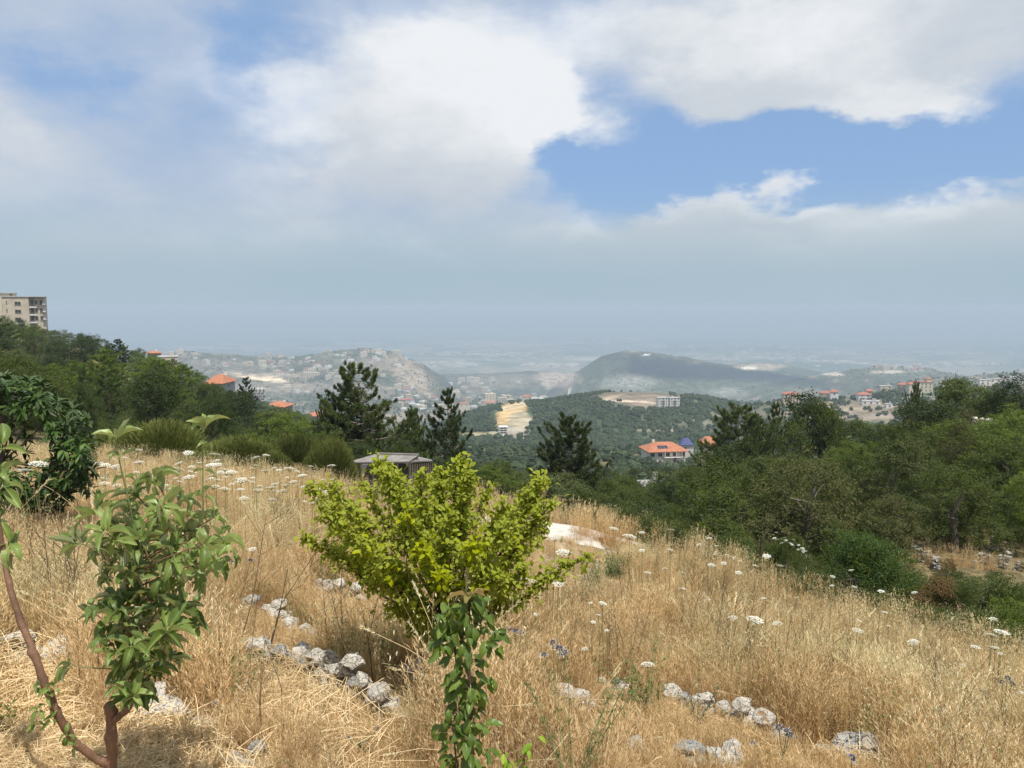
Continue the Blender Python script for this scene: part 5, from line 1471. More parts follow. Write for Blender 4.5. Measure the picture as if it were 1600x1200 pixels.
grass_on('mown_straw', 'flattened golden straw lying around the apple sapling', STR, 3400, 5.0, lambda x, y, px: sm((620 - px) / 260) * sm((5.2 - y) / 1.5) * .95 + .035, .7, 1.1, 4, .1, 1.3, 1)
def stalk_clump(seed):
    r = np.random.default_rng(seed); G = Geo()
    for i in range(3):
        x, y = r.normal(size=2) * .05; h = r.uniform(.55, .85); e = np.array([x + r.normal() * .06, y + r.normal() * .06, h])
        tube(G, [(x, y, -.03), (x * 1.1, y, h * .5), e], [.0026, .0022, .0012], 4, 0)
        for k in range(7):
            z = r.uniform(.45, 1.0); a = r.uniform(0, 6.28); L = r.uniform(.05, .13); o = np.array([x, y, 0]) + (e - np.array([x, y, 0])) * z
            q = o + np.array([math.cos(a) * L, math.sin(a) * L, L * 1.1]); tube(G, [o, q], [.0014, .0009], 3, 0, cap=False)
            P = np.repeat(q[None], 6, 0) + r.normal(size=(6, 3)) * .008; leafset(G, P, rdir(6, r), rdir(6, r), .012, .006, 1)
    return G.mesh('stalk_clump', [M['dry_stalk'], M['dull_straw']])
M['dry_stalk'] = plain('dry_stalk', (.17, .115, .07), .8, .2, 10)
def foxtail(seed):
    r = np.random.default_rng(seed); G = Geo()
    for i in range(2):
        a = r.uniform(0, 6.28); h = r.uniform(.5, .8); l = r.uniform(.1, .45); t = np.linspace(0, 1, 7)[:, None]
        c = np.array([math.cos(a), math.sin(a), 0]) * l * t ** 2 + np.array([0, 0, 1]) * h * (t - .25 * l * t ** 3)
        tube(G, c, np.linspace(.0018, .0011, 7), 3, 0, cap=False)
        d = unit(c[-1] - c[-2]); P = c[-1] + d * r.uniform(-.01, .075, 46)[:, None] + r.normal(size=(46, 3)) * .0018
        leafset(G, P, unit(d * 1.1 + rdir(46, r) * .6), rdir(46, r), .017, .0026, 1)
    return G.mesh('foxtail', [M['straw'], M['husk']])
grass_on('foxtail_grass', 'long bent foxtail stalks rising over the dry grass', [foxtail(s) for s in range(5)], 900, 8, None, .8, 1.2, 11, .15)
grass_on('dead_stalks', 'dark branching dead stalks standing above the dry grass', [stalk_clump(s) for s in range(4)], 420, 13, None, .8, 1.2, 8, .1)
WD = [weed_clump(s, 'weed', 22, .40) for s in range(3)]; GW = [weed_clump(s + 5, 'greyweed', 26, .45, .03) for s in range(3)]
grass_on('green_weeds', 'thin green weeds mixed into the grass at the field edge', WD, 4600, 15, lambda x, y, px: np.clip(.06 + .5 * sm((oatpatch(x + 20, y * 1.3) - .56) * 9) + .5 * sm((y - np.interp(px, [0, 900, 1600], [14, 10.5, 6.8])) / 1.6), 0, 1), .6, 1.2, 5)
# beyond the field: rough dry grass and undergrowth on the near slopes
def rough():
    r = np.random.default_rng(9); n = 9000
    y = 8 * (120 / 8) ** (r.random(n) ** .8); u = r.uniform(-.78, .78, n); x = u * y; px = 800 + 1200 * u
    edge = np.interp(px, [0, 300, 600, 950, 1050, 1200, 1400, 1600], [13, 13, 13.5, 14, 12, 10.8, 9.4, 8.2])
    ok = (y > edge + 1.5) & (fbm(x / 4.0, y / 4.0, 3) > .42) & ~((px < 560) & (y < 34)) & ~((px > 1400) & (px < 1480) & (y > 20) & (y < 30)) & ~((px > 1515) & (y > 22) & (y < 28)) & ~((px > 530) & (px < 720) & (y < 36))
    x, y = x[ok], y[ok]; P = np.column_stack([x, y, H(x, y)])
    kinds = [crown_broad(200 + j, mat=k, lobes=6, clumps=90, per=22, leaf=.042, sig=.05, low=.0) for j, k in enumerate(['olive', 'oak', 'olive', 'dark'])]
    s = r.uniform(.45, 1.2, len(x)) * np.interp(y, [8, 20, 60, 120], [.55, .9, 1.7, 2.8])
    print('undergrowth', len(x)); scatter('undergrowth', 'low green undergrowth covering the slopes round the field', kinds, P, r.uniform(0, 6.28, len(x)), .1, s, 9)
    n = 5200; y = 8 * (34 / 8) ** (r.random(n) ** .8); u = r.uniform(-.75, .75, n); x = u * y; px = 800 + 1200 * u
    edge = np.interp(px, [0, 300, 600, 950, 1050, 1200, 1400, 1600], [13, 13, 13.5, 14, 12, 10.8, 9.4, 8.2])
    ok = (y > edge) & (fbm(x / 3.0 + 9, y / 3.0, 3) > .47)
    seg = np.array([[TRK[i], TRK[i + 1]] for i in range(len(TRK) - 1)]); dmin = np.full(n, 9.0)
    for a, b in seg:
        ab = b - a; t = np.clip(((x - a[0]) * ab[0] + (y - a[1]) * ab[1]) / (ab @ ab), 0, 1)
        dmin = np.minimum(dmin, np.hypot(x - a[0] - t * ab[0], y - a[1] - t * ab[1]))
    ok &= dmin > 1.1
    x, y = x[ok], y[ok]
    scatter('rough_grass', 'rough tawny grass on the banks beyond the field', BRO + OAT[:2], np.column_stack([x, y, H(x, y)]), r.uniform(0, 6.28, len(x)), .15, r.uniform(1.0, 1.7, len(x)), 10)
rough()

# the dry mound at the end of the track
def tuft_thing(px, py, label, meshes, n, spread, s, name='grass_tuft', Y0=2.0, Y1=20, cat='grass tuft', lift=0.0, seed=0, part='blades'):
    w = hit(px, py, Y0, Y1) or Vector(((px - 800) / 1200 * 13, 13, hz((px - 800) / 1200 * 13, 13))); r = np.random.default_rng(seed + int(px)); root = empty(name, w); tag(root, label, cat)
    for i in range(n):
        x, y = w.x + r.normal() * spread, w.y + r.normal() * spread * .6
        link(part, meshes[i % len(meshes)], root, Vector((x, y, hz(x, y) + lift)) - w, (r.normal() * .12, r.normal() * .12, r.uniform(0, 6.28)), (s * r.uniform(.8, 1.2),) * 3)
    return root
tuft_thing(940, 826, 'reddish dry grass mound at the end of the white track', BRO, 26, .42, 1.25, seed=1)
tuft_thing(928, 958, 'grey-green leafy plant standing in the grass right of the lime tree', GW, 7, .10, 1.0, 'wild_plant', cat='plant', part='stems')
tuft_thing(925, 925, 'thin green weed behind the grey-green leafy plant', WD, 3, .05, 1.1, 'wild_plant', cat='plant', part='stems')
tuft_thing(968, 905, 'green weed cluster below the end of the white track', WD, 6, .14, 1.1, 'wild_plant', cat='plant', part='stems')
tuft_thing(455, 830, 'dark green weed in the dry grass left of the lime tree', [weed_clump(90, 'oak', 16, .5, .045)], 2, .06, 1.0, 'wild_plant', cat='plant', part='stems')
tuft_thing(75, 960, 'yellow-green weedy patch between the two apple stems', WD, 10, .16, 1.0, 'wild_plant', cat='plant', part='stems')
tuft_thing(1440, 950, 'green weed at the field edge near the rusty shrub', WD, 4, .12, 1.0, 'wild_plant', cat='plant', part='stems')
tuft_thing(1515, 1170, 'grey-green thorny weed in the lower right grass', GW, 5, .10, .8, 'wild_plant', cat='plant', part='stems')
tuft_thing(5, 1150, 'small bright green weed at the lower left edge', [weed_clump(91, 'bright', 9, .22, .035)], 1, .01, 1.0, 'wild_plant', cat='plant', part='stems')
tuft_thing(520, 915, 'low green weed under the left side of the lime tree', WD, 4, .12, .8, 'wild_plant', cat='plant', part='stems')

# ------------------------------------------------------------------ the shed
def shed():
    Y = 30.0; o = at(600, 752, Y); root = empty('shed', (o.x, Y, hz(o.x, Y))); tag(root, 'low grey corrugated-roof shed half hidden behind the lime tree', 'shed')
    Wd = lambda px, py, y: at(px, py, y) - root.location
    # two roof slopes of corrugated sheets, a slatted gable side, posts
    A, B = Wd(545, 723, 29.0), Wd(640, 722, 28.2)      # near eave, left and right end
    C_, D_ = Wd(587, 710.5, 30.6), Wd(655, 712.5, 30.2)      # ridge
    E_ = Wd(675, 720.5, 31.4)
    F_ = Wd(628, 710, 33.0)
    def sheet(name, a, b, c, d, n, mat):
        """corrugated sheet between edge a-b and edge d-c, ribs running from a-b to d-c"""
        a, b, c, d = map(np.array, (a, b, c, d)); t = np.linspace(0, 1, n * 4 + 1)
        up = unit(np.cross(b - a, d - a)); up = up * np.sign(up[2])
        wv = .035 * np.cos(t * n * 2 * np.pi)[:, None] * up
        lo = a + (b - a) * t[:, None] + wv; hi = d + (c - d) * t[:, None] + wv
        V = np.concatenate([lo, hi, lo - up * .03, hi - up * .03]); k = len(t)
        F = [(i, i + 1, k + i + 1, k + i) for i in range(k - 1)] + [(2 * k + i + 1, 2 * k + i, 3 * k + i, 3 * k + i + 1) for i in range(k - 1)] + [(i + 1, i, 2 * k + i, 2 * k + i + 1) for i in range(k - 1)]
        G = Geo(); G.add(V, F); return link(name, G.mesh(name, M[mat]), root)
    M['rusted'] = plain('weathered_sheet', (.30, .275, .25), .7, .35, 1.5, .3)
    n = 5
    for i in range(n):
        t0, t1 = i / n, (i + 1) / n - .004
        sheet('roof_sheet', A.lerp(B, t0), A.lerp(B, t1), C_.lerp(D_, t1), C_.lerp(D_, t0), 4, 'rusted')
    for i in range(3):
        t0, t1 = i / 3, (i + 1) / 3 - .004
        sheet('roof_sheet', B.lerp(E_, t0) + Vector((0, 0, .02)), B.lerp(E_, t1) + Vector((0, 0, .02)), D_.lerp(F_, t1) + Vector((0, 0, .03)), D_.lerp(F_, t0) + Vector((0, 0, .03)), 4, 'rusted')
    G = Geo(); tube(G, [C_ + Vector((0, 0, .05)), D_ + Vector((0, 0, .05))], .05, 6); tube(G, [A, B], .04, 6); tube(G, [B, E_], .04, 6); link('roof_beam', G.mesh('roof_beam', M['greyroof']), root)
    for i in range(11):
        p = B.lerp(E_, i / 10); G = Geo(); tube(G, [p - Vector((0, 0, .06)), (p.x, p.y, -1.2)], .045, 5); link('post' if i % 5 == 0 else 'slat', G.mesh('slat', M['bark']), root)
    for i in range(6):
        p = A.lerp(B, i / 5); G = Geo(); tube(G, [p - Vector((0, 0, .06)), (p.x, p.y, -1.2)], .05, 5); link('post', G.mesh('post', M['bark']), root)
    G = Geo(); box(G, tuple(A.lerp(B, .6) + Vector((0, 2.0, -1.4))), (2.6, .12, 1.9), 0, .12); link('back_wall', G.mesh('back_wall', M['darkc']), root)
shed()
# ================================================================== plants close to the camera
LA = [leaf_mesh(s, 'apple', 1, W, c, f_) for s, W, c, f_ in ((1, .36, .35, .55), (2, .30, .55, .8), (3, .38, .20, .45), (4, .26, .75, .9), (5, .34, .5, .6), (6, .25, .35, 1.1), (7, .32, 1.0, .7), (8, .30, -.25, .8), (9, .36, .7, .35))]
LC = [leaf_mesh(s, 'cherry', 1, W, c, .20) for s, W, c in ((11, .42, .35), (12, .46, .2), (13, .36, .55), (14, .44, .6))]
LB = [leaf_mesh(s, 'bronze', 1, W, c, .25) for s, W, c in ((21, .40, .4), (22, .44, .6))]
LS = [leaf_mesh(s, 'seedling', 1, W, c, .2) for s, W, c in ((31, .46, .4), (32, .5, .2), (33, .42, .5))]
LQ = [leaf_mesh(s, 'loquat', 1, W, c, .12, ny=7) for s, W, c in ((41, .30, .25), (42, .26, .4), (43, .30, .55))]
LY = [leaf_mesh(s, 'yellowgreen', 1, W, c, .2, ny=4, nx=3) for s, W, c in ((51, .55, .3), (52, .6, .15), (53, .5, .45))]
LF = [leaf_mesh(s, 'apple', 1, W, c, .15) for s, W, c in ((61, .62, .5), (62, .66, .7))]

class Plant:
    """stem tubes in world space collected relative to the root, with leaves hung on them"""
    def __init__(s, name, label, cat, base, seed):
        s.root = empty(name, base); tag(s.root, label, cat); s.r = np.random.default_rng(seed); s.b = Vector(base); s.n = 0; s.extra = []
    def stem(s, pts, rad, mat, name='stem', n=8, sub=6, knob=0.0):
        P = np.array([tuple(Vector(p) - s.b) for p in pts]); k = len(P)
        t = np.linspace(0, k - 1, (k - 1) * sub + 1)
        i = np.clip(t.astype(int), 0, k - 2); f = (t - i)[:, None]
        p0 = P[np.maximum(i - 1, 0)]; p1 = P[i]; p2 = P[i + 1]; p3 = P[np.minimum(i + 2, k - 1)]
        Q = .5 * (2 * p1 + (p2 - p0) * f + (2 * p0 - 5 * p1 + 4 * p2 - p3) * f ** 2 + (3 * p1 - p0 - 3 * p2 + p3) * f ** 3)
        rr = np.interp(t, range(k), np.broadcast_to(rad, (k,)) if not hasattr(rad, '__len__') else rad)
        if knob: rr = rr * (1 + knob * (s.r.random(len(rr)) ** 4)); Q = Q + s.r.normal(size=Q.shape) * rr[:, None] * .10
        G = Geo(); tube(G, Q, rr, n); o = link(name, G.mesh(name, M[mat], smooth=True), s.root)
        return Q + np.array(s.b)
    def whorl(s, p, axis, lib, n, size, open_=.9, droop=.25, up=(0, 0, 1)):
        """n leaves round an axis, spreading and drooping"""
        ax = Vector(axis).normalized(); a0 = s.r.uniform(0, 6.28)
        e1 = ax.orthogonal().normalized(); e2 = ax.cross(e1)
        for i in range(n):
            a = a0 + i * 2.4 + s.r.normal() * .25; o = open_ * s.r.uniform(.65, 1.25)
            d = (e1 * math.cos(a) + e2 * math.sin(a)) * math.sin(o) + ax * math.cos(o) + Vector((0, 0, -droop * s.r.random()))
            nrm = (ax * .8 + Vector(up) + Vector(s.r.normal(size=3)) * .25)
            me = lib[int(s.r.integers(len(lib)))]; q = Vector(p) - ax * size * .12 * i / max(1, n); k = size * s.r.uniform(.65, 1.15)
            if s.n < 300: place_leaf(me, s.root, q, d, nrm, k)
            else: s.extra.append((me, q, d, nrm, k))
            s.n += 1
    def finish(s):
        """leaves past the first 300 go into one part"""
        if not s.extra: return
        G = Geo(); U = []
        for me, q, d, nrm, k in s.extra:
            d = d.normalized(); x = d.cross(Vector(nrm)).normalized(); z = x.cross(d); R_ = np.array([x, d, z])
            V = np.empty(len(me.vertices) * 3); me.vertices.foreach_get('co', V); V = V.reshape(-1, 3) * k @ R_ + np.array(q - s.b)
            F = np.array([list(p.vertices) for p in me.polygons]); G.add(V, F)
            uv = np.zeros((len(me.vertices), 2)); lu = np.empty(len(me.loops) * 2); me.uv_layers[0].data.foreach_get('uv', lu)
            li = np.empty(len(me.loops), int); me.loops.foreach_get('vertex_index', li); uv[li] = lu.reshape(-1, 2); U.append(uv)
        link('foliage', G.mesh('foliage', s.extra[0][0].materials[0], smooth=True, uvs=np.concatenate(U)), s.root)['kind'] = 'stuff'

# ---- apple sapling, left
def apple():
    Y = 2.35; A = lambda x, y, dy=0: at(x, y, Y + dy)
    P = Plant('apple_sapling', 'young apple tree with two trunks, long curved branch and curling green leaves', 'tree', A(176, 1262), 5)
    P.stem([A(176, 1262), A(175, 1190), A(173, 1120), A(169, 1101)], [.0175, .0160, .0150, .0155], 'redbark', 'trunk', 10, knob=.35)
    P.stem([A(174, 1128), A(188, 1118, -.01), A(203, 1100, -.02), A(214, 1050), A(212, 980, .03), A(216, 900, .02), A(214, 830, 0)], [.011, .0105, .0095, .008, .0065, .005, .004], 'redbark', 'branch', 8, knob=.3)
    P.stem([A(168, 1192), A(150, 1185, -.02), A(118, 1160, -.05), A(88, 1112, -.08), A(68, 1062, -.08), A(52, 1018, -.07), A(30, 965, -.05), A(12, 905, -.03), A(3, 850, 0), A(-6, 790)], [.0135, .0130, .0125, .0120, .0115, .0105, .0100, .0085, .0075, .006], 'redbark', 'branch', 9, knob=.4)
    st = 'stalk'
    def tw(a, b, r0=.0035): P.stem([a, (Vector(a) + Vector(b)) / 2 + Vector(P.r.normal(size=3)) * .012, b], [r0, r0 * .8, r0 * .55], st if r0 < .003 else 'redbark', 'twig', 6, 4)
    # two tall shoots
    P.stem([A(212, 860), A(205, 800, -.03), A(192, 745, -.05), A(183, 700, -.06), A(181, 682, -.06)], [.0036, .003, .0024, .002, .0015], 'stalk', 'shoot', 6)
    P.stem([A(300, 880, .05), A(316, 820, .03), A(317, 760, .02), A(317, 700, .02), A(319, 668, .02)], [.0036, .003, .0025, .002, .0015], 'stalk', 'shoot', 6)
    P.whorl(A(182, 684, -.06), (0, 0, 1), LA, 6, .066, .95, .1); P.whorl(A(186, 712, -.06), (0, 0, 1), LA, 4, .052, 1.1, .25)
    P.whorl(A(192, 745, -.05), (0, 0, 1), LA, 4, .045, 1.2, .3); P.whorl(A(203, 790, -.03), (0, 0, 1), LA, 4, .06, 1.1, .3)
    P.whorl(A(319, 670, .02), (0, 0, 1), LA, 6, .082, .85, .0); P.whorl(A(318, 695, .02), (0, 0, 1), LA, 3, .066, 1.1, .15)
    P.whorl(A(317, 735, .02), (0, 0, 1), LA, 3, .04, 1.3, .3); P.whorl(A(317, 775, .02), (0, 0, 1), LA, 4, .05, 1.2, .3)
    e = A(305, 978, -.1); tw(A(250, 1010, -.05), e, .0028); P.whorl(e, (.6, -.3, .6), LA, 7, .062, .9, .0)
    e = A(210, 1088, -.14); tw(A(205, 1098, -.03), e, .0028); P.whorl(e, (.2, -.6, .6), LA, 7, .062, 1.0, .0)
    e = A(120, 848, -.1); tw(A(180, 880, -.03), e, .0028); P.whorl(e, (-.7, -.1, .4), LA, 5, .07, .8, .2)
    e = A(366, 868, .1); tw(A(300, 900, .05), e, .0028); P.whorl(e, (.7, 0, .2), LA, 6, .04, 1.1, .3)
    e = A(112, 1040, -.05); tw(A(190, 1045), e, .0028); P.whorl(e, (-.7, -.1, .0), LA, 5, .07, .9, .5)
    for x, y in ((74, 1085), (62, 1108), (80, 1122), (56, 1132), (120, 1165), (104, 1148), (62, 1072), (85, 1075)):
        P.whorl(A(x, y, -.1), (P.r.normal() * .6, -.5, .1), LA, 4, .045, 1.1, .4)
    # leaf end of the long branch, cut by the frame
    for x, y in ((8, 700), (2, 740), (14, 760), (6, 830), (22, 850), (0, 790), (-14, 720), (28, 865)):
        P.whorl(A(x - 6, y, .02), (P.r.normal() * .5, -.3, .3), LA, 4, .085, 1.1, .5)
    # crown: spurs off the leader, a whorl at the end of each
    C = [(150, 800), (165, 832), (196, 806), (240, 748), (250, 790), (282, 782), (300, 808), (335, 808), (344, 838), (338, 872), (300, 840), (262, 850), (222, 842), (186, 866), (158, 862), (126, 848), (232, 892), (268, 902),
         (300, 905), (322, 885), (210, 935), (182, 958), (245, 955), (282, 955), (170, 1000), (205, 1010), (248, 1002), (268, 1030), (196, 1048), (232, 1045), (190, 1072), (218, 1078), (178, 935), (225, 975), (150, 960), (200, 895), (272, 870), (210, 770),
         (190, 838), (244, 822), (318, 850), (166, 900), (262, 985), (215, 1030), (186, 1020)]
    for x, y in C:
        lead = A(np.interp(y, [750, 900, 1100], [214, 216, 205]), min(y + 45, 1095), P.r.uniform(-.03, .03)); dy = P.r.uniform(-.20, .22)
        if P.r.random() < .6: lead = A(np.interp(y, [750, 900, 1100], [255, 235, 205]), min(y + 50, 1095), dy * .5)
        e = A(x, y, dy); tw(lead, e, .0030)
        P.whorl(e, (e - lead).normalized() + Vector((0, 0, .5)), LA, int(P.r.integers(6, 10)), P.r.uniform(.066, .088), 1.0, .4)
        for q_ in (.45, .75):
            P.whorl(lead.lerp(e, q_), (P.r.normal(), P.r.normal(), .6), LA, 4, P.r.uniform(.055, .075), 1.2, .7)
    # unripe apples
    for x, y in ((142, 940), (354, 873), (308, 935)):
        G = Geo(); a = np.linspace(0, np.pi, 8)[1:-1]; b = np.arange(10) / 10 * 6.283; rad = .0105
        V = [(rad * math.sin(t) * math.cos(q), rad * math.sin(t) * math.sin(q), rad * .9 * math.cos(t)) for t in a for q in b] + [(0, 0, rad * .78), (0, 0, -rad * .8)]
        F = [(i * 10 + j, (i + 1) * 10 + j, (i + 1) * 10 + (j + 1) % 10, i * 10 + (j + 1) % 10) for i in range(5) for j in range(10)]
        G.add(V, F); G.add(V, [(60, j, (j + 1) % 10) for j in range(10)] + [(61, 50 + (j + 1) % 10, 50 + j) for j in range(10)])
        link('apple', G.mesh('apple', M['applefruit'], smooth=True), P.root, A(x, y, -.16) - P.b)
    P.finish(); print('apple leaves', P.n)
M['applefruit'] = plain('unripe_apple', (.16, .22, .06), .4, .2, 30, .4)
apple()

# ---- cherry seedling at the bottom centre
def cherry():
    Y = 2.25; A = lambda x, y, dy=0: at(x, y, Y + dy)
    P = Plant('cherry_seedling', 'slim cherry seedling with drooping leaves and bronze tip at bottom centre', 'tree', A(748, 1265), 6)
    s1 = P.stem([A(748, 1265), A(738, 1190), A(732, 1140), A(738, 1095), A(732, 1040), A(732, 985), A(733, 945), A(734, 930)], [.0085, .0078, .007, .0065, .0058, .005, .0036, .0022], 'darkbark', 'trunk', 8, knob=.3)
    s2 = P.stem([A(731, 1150), A(722, 1100, .02), A(716, 1060, .03), A(710, 1010, .02), A(700, 975, .02), A(694, 958)], [.006, .0052, .0048, .004, .0034, .002], 'darkbark', 'branch', 7, knob=.3)
    s3 = P.stem([A(715, 1240), A(712, 1180), A(706, 1130), A(700, 1100)], [.0035, .003, .0025, .0018], 'darkbark', 'branch', 6)
    P.whorl(A(734, 932), (0, 0, 1), LB, 6, .066, 1.15, .1); P.whorl(A(733, 948), (0, 0, 1), LC, 5, .066, 1.25, .2)
    P.whorl(A(694, 960), (-.2, 0, 1), LC, 6, .052, 1.0, .2)
    def along(S, n, size, lo=.0, hi=1.0, dr=.8):
        for t in np.linspace(lo, hi, n):
            p = S[int(t * (len(S) - 1))]; a = P.r.uniform(0, 6.28)
            for k in range(1 if P.r.random() < .35 else 2):
                a += 2.6; d = Vector((math.cos(a), math.sin(a) * .8, -dr * P.r.uniform(.3, 1.2)))
                q = Vector(p) + Vector((math.cos(a), math.sin(a), .2)) * size * .22
                P.stem([p, q], [.0011, .0009], 'stalk', 'leaf_stalk', 4, 1)
                place_leaf(LC[int(P.r.integers(4))], P.root, q, d, (math.cos(a) * .6, math.sin(a) * .6 - .3, .9), size * P.r.uniform(.75, 1.15)); P.n += 1
    along(s1, 62, .056, .08, .98); along(s2, 38, .052, .1, .97); along(s3, 14, .050, .1, .95)
    for x, y in ((700, 1150), (705, 1180), (690, 1130), (755, 1130), (760, 1000), (752, 1030), (690, 1010), (684, 1000), (760, 1170), (712, 1075), (752, 1085), (700, 1200), (726, 1165), (764, 1060), (716, 985), (750, 980), (688, 975), (774, 985), (764, 960), (704, 950), (752, 945), (780, 1010), (678, 1030), (772, 1030)):
        e = A(x, y, P.r.uniform(-.08, .08)); P.whorl(e, (P.r.normal() * .4, -.3, -.2), LC, 4, .054, 1.0, .6)
    print('cherry leaves', P.n)
cherry()
def seedling():
    Y = 2.3; A = lambda x, y, dy=0: at(x, y, Y + dy)
    P = Plant('fruit_seedling', 'small light green leafy seedling right of the cherry seedling', 'plant', A(812, 1255), 8)
    for pts in ([(812, 1255), (815, 1200), (826, 1165), (840, 1150)], [(812, 1255), (804, 1205), (790, 1180), (783, 1172)], [(812, 1255), (818, 1205), (820, 1185)]):
        S = P.stem([A(x, y, P.r.normal() * .02) for x, y in pts], [.003, .0026, .002, .0014][:len(pts)], 'redbark', 'stem', 6)
        for t in np.linspace(.3, 1, 9):
            p = S[int(t * (len(S) - 1))]; a = P.r.uniform(0, 6.28)
            place_leaf(LS[int(P.r.integers(3))], P.root, p, (math.cos(a), math.sin(a), -.8), (0, -.5, 1), .034 * P.r.uniform(.8, 1.3))
seedling()

# ---- spiny dark plant right of the seedling
def spiny(px, py, Y, h, label, seed, n=6, mat='greyweed'):
    r = np.random.default_rng(seed); b = at(px, py, Y); z = hz(b.x, Y); root = empty('spiny_weed', (b.x, Y, z)); tag(root, label, 'plant')
    G = Geo(); Lf = Geo()
    for i in range(n):
        a = r.uniform(0, 6.28); e = np.array([math.cos(a) * h * .32, math.sin(a) * h * .32, h * r.uniform(.7, 1.0)])
        t = np.linspace(0, 1, 9)[:, None]; pts = e * t ** np.array([1.5, 1.5, 1]) + r.normal(size=(9, 3)) * .004
        tube(G, pts, np.linspace(.0035, .0012, 9), 5)
        P = np.repeat(pts[1:], 9, 0) + r.normal(size=(72, 3)) * .004; leafset(Lf, P, rdir(72, r) + np.array([0, 0, .3]), rdir(72, r), .022, .004)
    link('stem', G.mesh('stem', M['stalk']), root); link('foliage', Lf.mesh('foliage', M[mat]), root)
    return root
spiny(895, 1262, 2.6, .62, 'dark spiny weed at the bottom edge right of the light green seedling', 3, 8, 'weed')
spiny(1090, 1150, 4.2, .35, 'dry spiny weed among the stones in the right foreground', 4, 5)

# ---- lime green fruit tree in the middle
def lime_tree():
    Y = 4.65; A = lambda x, y, dy=0: at(x, y, Y + dy); g0 = hit(690, 1095, 3, 8); Y = g0.y
    P = Plant('fruit_tree', 'bushy lime green fruit tree with vase-shaped crown in the middle of the field', 'tree', g0, 9); r = P.r
    P.stem([g0 - Vector((0, 0, .1)), A(689, 1040), A(690, 1000), A(696, 968)], [.026, .022, .020, .019], 'darkbark', 'trunk', 9, knob=.2)
    tips = [(478, 842, -.1), (486, 762, .1), (515, 762, -.25), (545, 800, -.4), (588, 728, .15), (600, 740, -.1), (568, 758, .4), (622, 745, .35), (655, 745, -.2), (672, 752, .3), (690, 760, 0), (722, 728, .1), (735, 745, -.2),
            (762, 770, .35), (790, 790, -.3), (828, 775, .25), (845, 752, 0), (860, 790, -.1), (838, 850, .4), (822, 890, -.3), (918, 872, -.05), (800, 830, -.5), (640, 800, -.55), (700, 810, -.5), (745, 850, -.6), (570, 850, -.5),
            (520, 860, .2), (600, 880, -.5), (780, 900, -.5), (660, 860, -.6), (520, 820, .4), (790, 800, .5), (650, 800, .55), (720, 800, .6), (580, 905, -.3), (810, 940, -.1), (740, 930, -.55), (640, 930, -.45), (690, 900, -.6), (620, 950, .1), (770, 960, .1), (500, 800, 0), (555, 880, .3), (850, 820, .2), (650, 985, .1), (700, 992, -.2), (742, 984, .1), (618, 948, -.2), (675, 975, -.35), (592, 722, 0), (720, 722, -.1), (690, 738, .1), (850, 748, .1)]
    F = A(696, 968)
    leaves = []
    Tw = Geo()
    for i, (x, y, dy) in enumerate(tips):
        tip = np.array(A(x, y, dy)); b = np.array(F)
        mid = b + (tip - b) * .45 + np.array([0, 0, -.06 if y < 880 else -.01]) + r.normal(size=3) * .03
        q = P.stem([b, mid, b + (tip - b) * .75 + r.normal(size=3) * .02, tip], [.0105, .0075, .0045, .0016], 'darkbark', 'branch', 6, 5)
        L = np.linalg.norm(tip - b)
        n = int(24 + L * 62)
        for k in range(n):
            t = r.uniform(.28, 1.0) ** .8; j = t * (len(q) - 1); j0 = int(min(j, len(q) - 2)); p = q[j0] + (q[j0 + 1] - q[j0]) * (j - j0)
            d = unit(rdir(1, r)[0] + np.array([0, 0, .35]) + (tip - b) / L * .5); l = r.uniform(.05, .17) * (1.15 - .75 * t)
            e = p + d * l; tube(Tw, np.array([p - np.array(P.b), e - np.array(P.b)]), [.0016, .0008], 3, cap=False)
            m_ = max(3, int(l / .017))
            for s_ in range(m_):
                pp = p + (e - p) * (s_ + 1) / m_; dd = unit(rdir(1, r)[0] + d * .5 + np.array([0, 0, -.35])); leaves.append((pp, dd, r.uniform(.024, .041)))
        for k in range(70):
            t = r.uniform(.62, 1.02); pp = b + (tip - b) * t + r.normal(size=3) * .030; leaves.append((pp, unit(rdir(1, r)[0] + np.array([0, 0, .25])), r.uniform(.030, .048)))
    link('twigs', Tw.mesh('twigs', M['darkbark']), P.root)['kind'] = 'stuff'
    # the 300 nearest leaves are parts, the rest one part
    leaves.sort(key=lambda l: l[0][1] - l[2] * 6)
    for pp, dd, s_ in leaves[:300]:
        place_leaf(LY[int(r.integers(3))], P.root, pp, dd, (r.normal() * .4, -.4, 1), s_ * 1.05)
    rest = leaves[300:]
    G = Geo(); P0 = np.array([l[0] for l in rest]) - np.array(P.b); D0 = np.array([l[1] for l in rest]); S0 = np.array([l[2] for l in rest])
    nn = unit(np.array([0, -.3, 1.0]) + rdir(len(rest), r) * .55); s = unit(np.cross(D0, nn)); u = np.cross(s, D0)
    L = S0[:, None]; W = L * .30
    V = np.stack([P0, P0 + D0 * L * .3 - s * W * .9 + u * W * .25, P0 + D0 * L * .65 - s * W * .8 + u * W * .1, P0 + D0 * L - u * L * .15, P0 + D0 * L * .65 + s * W * .8 + u * W * .1, P0 + D0 * L * .3 + s * W * .9 + u * W * .25, P0 + D0 * L * .5 - u * L * .02], 1)
    k = np.arange(len(rest))[:, None] * 7
    Fa = np.concatenate([k + np.array([[0, 1, 6]]), k + np.array([[1, 2, 6]]), k + np.array([[2, 3, 6]]), k + np.array([[3, 4, 6]]), k + np.array([[4, 5, 6]]), k + np.array([[5, 0, 6]])])
    G.add(V.reshape(-1, 3), Fa); o = link('foliage', G.mesh('foliage', M['yellowgreen']), P.root); o['kind'] = 'stuff'
    print('lime leaves', len(leaves))
lime_tree()

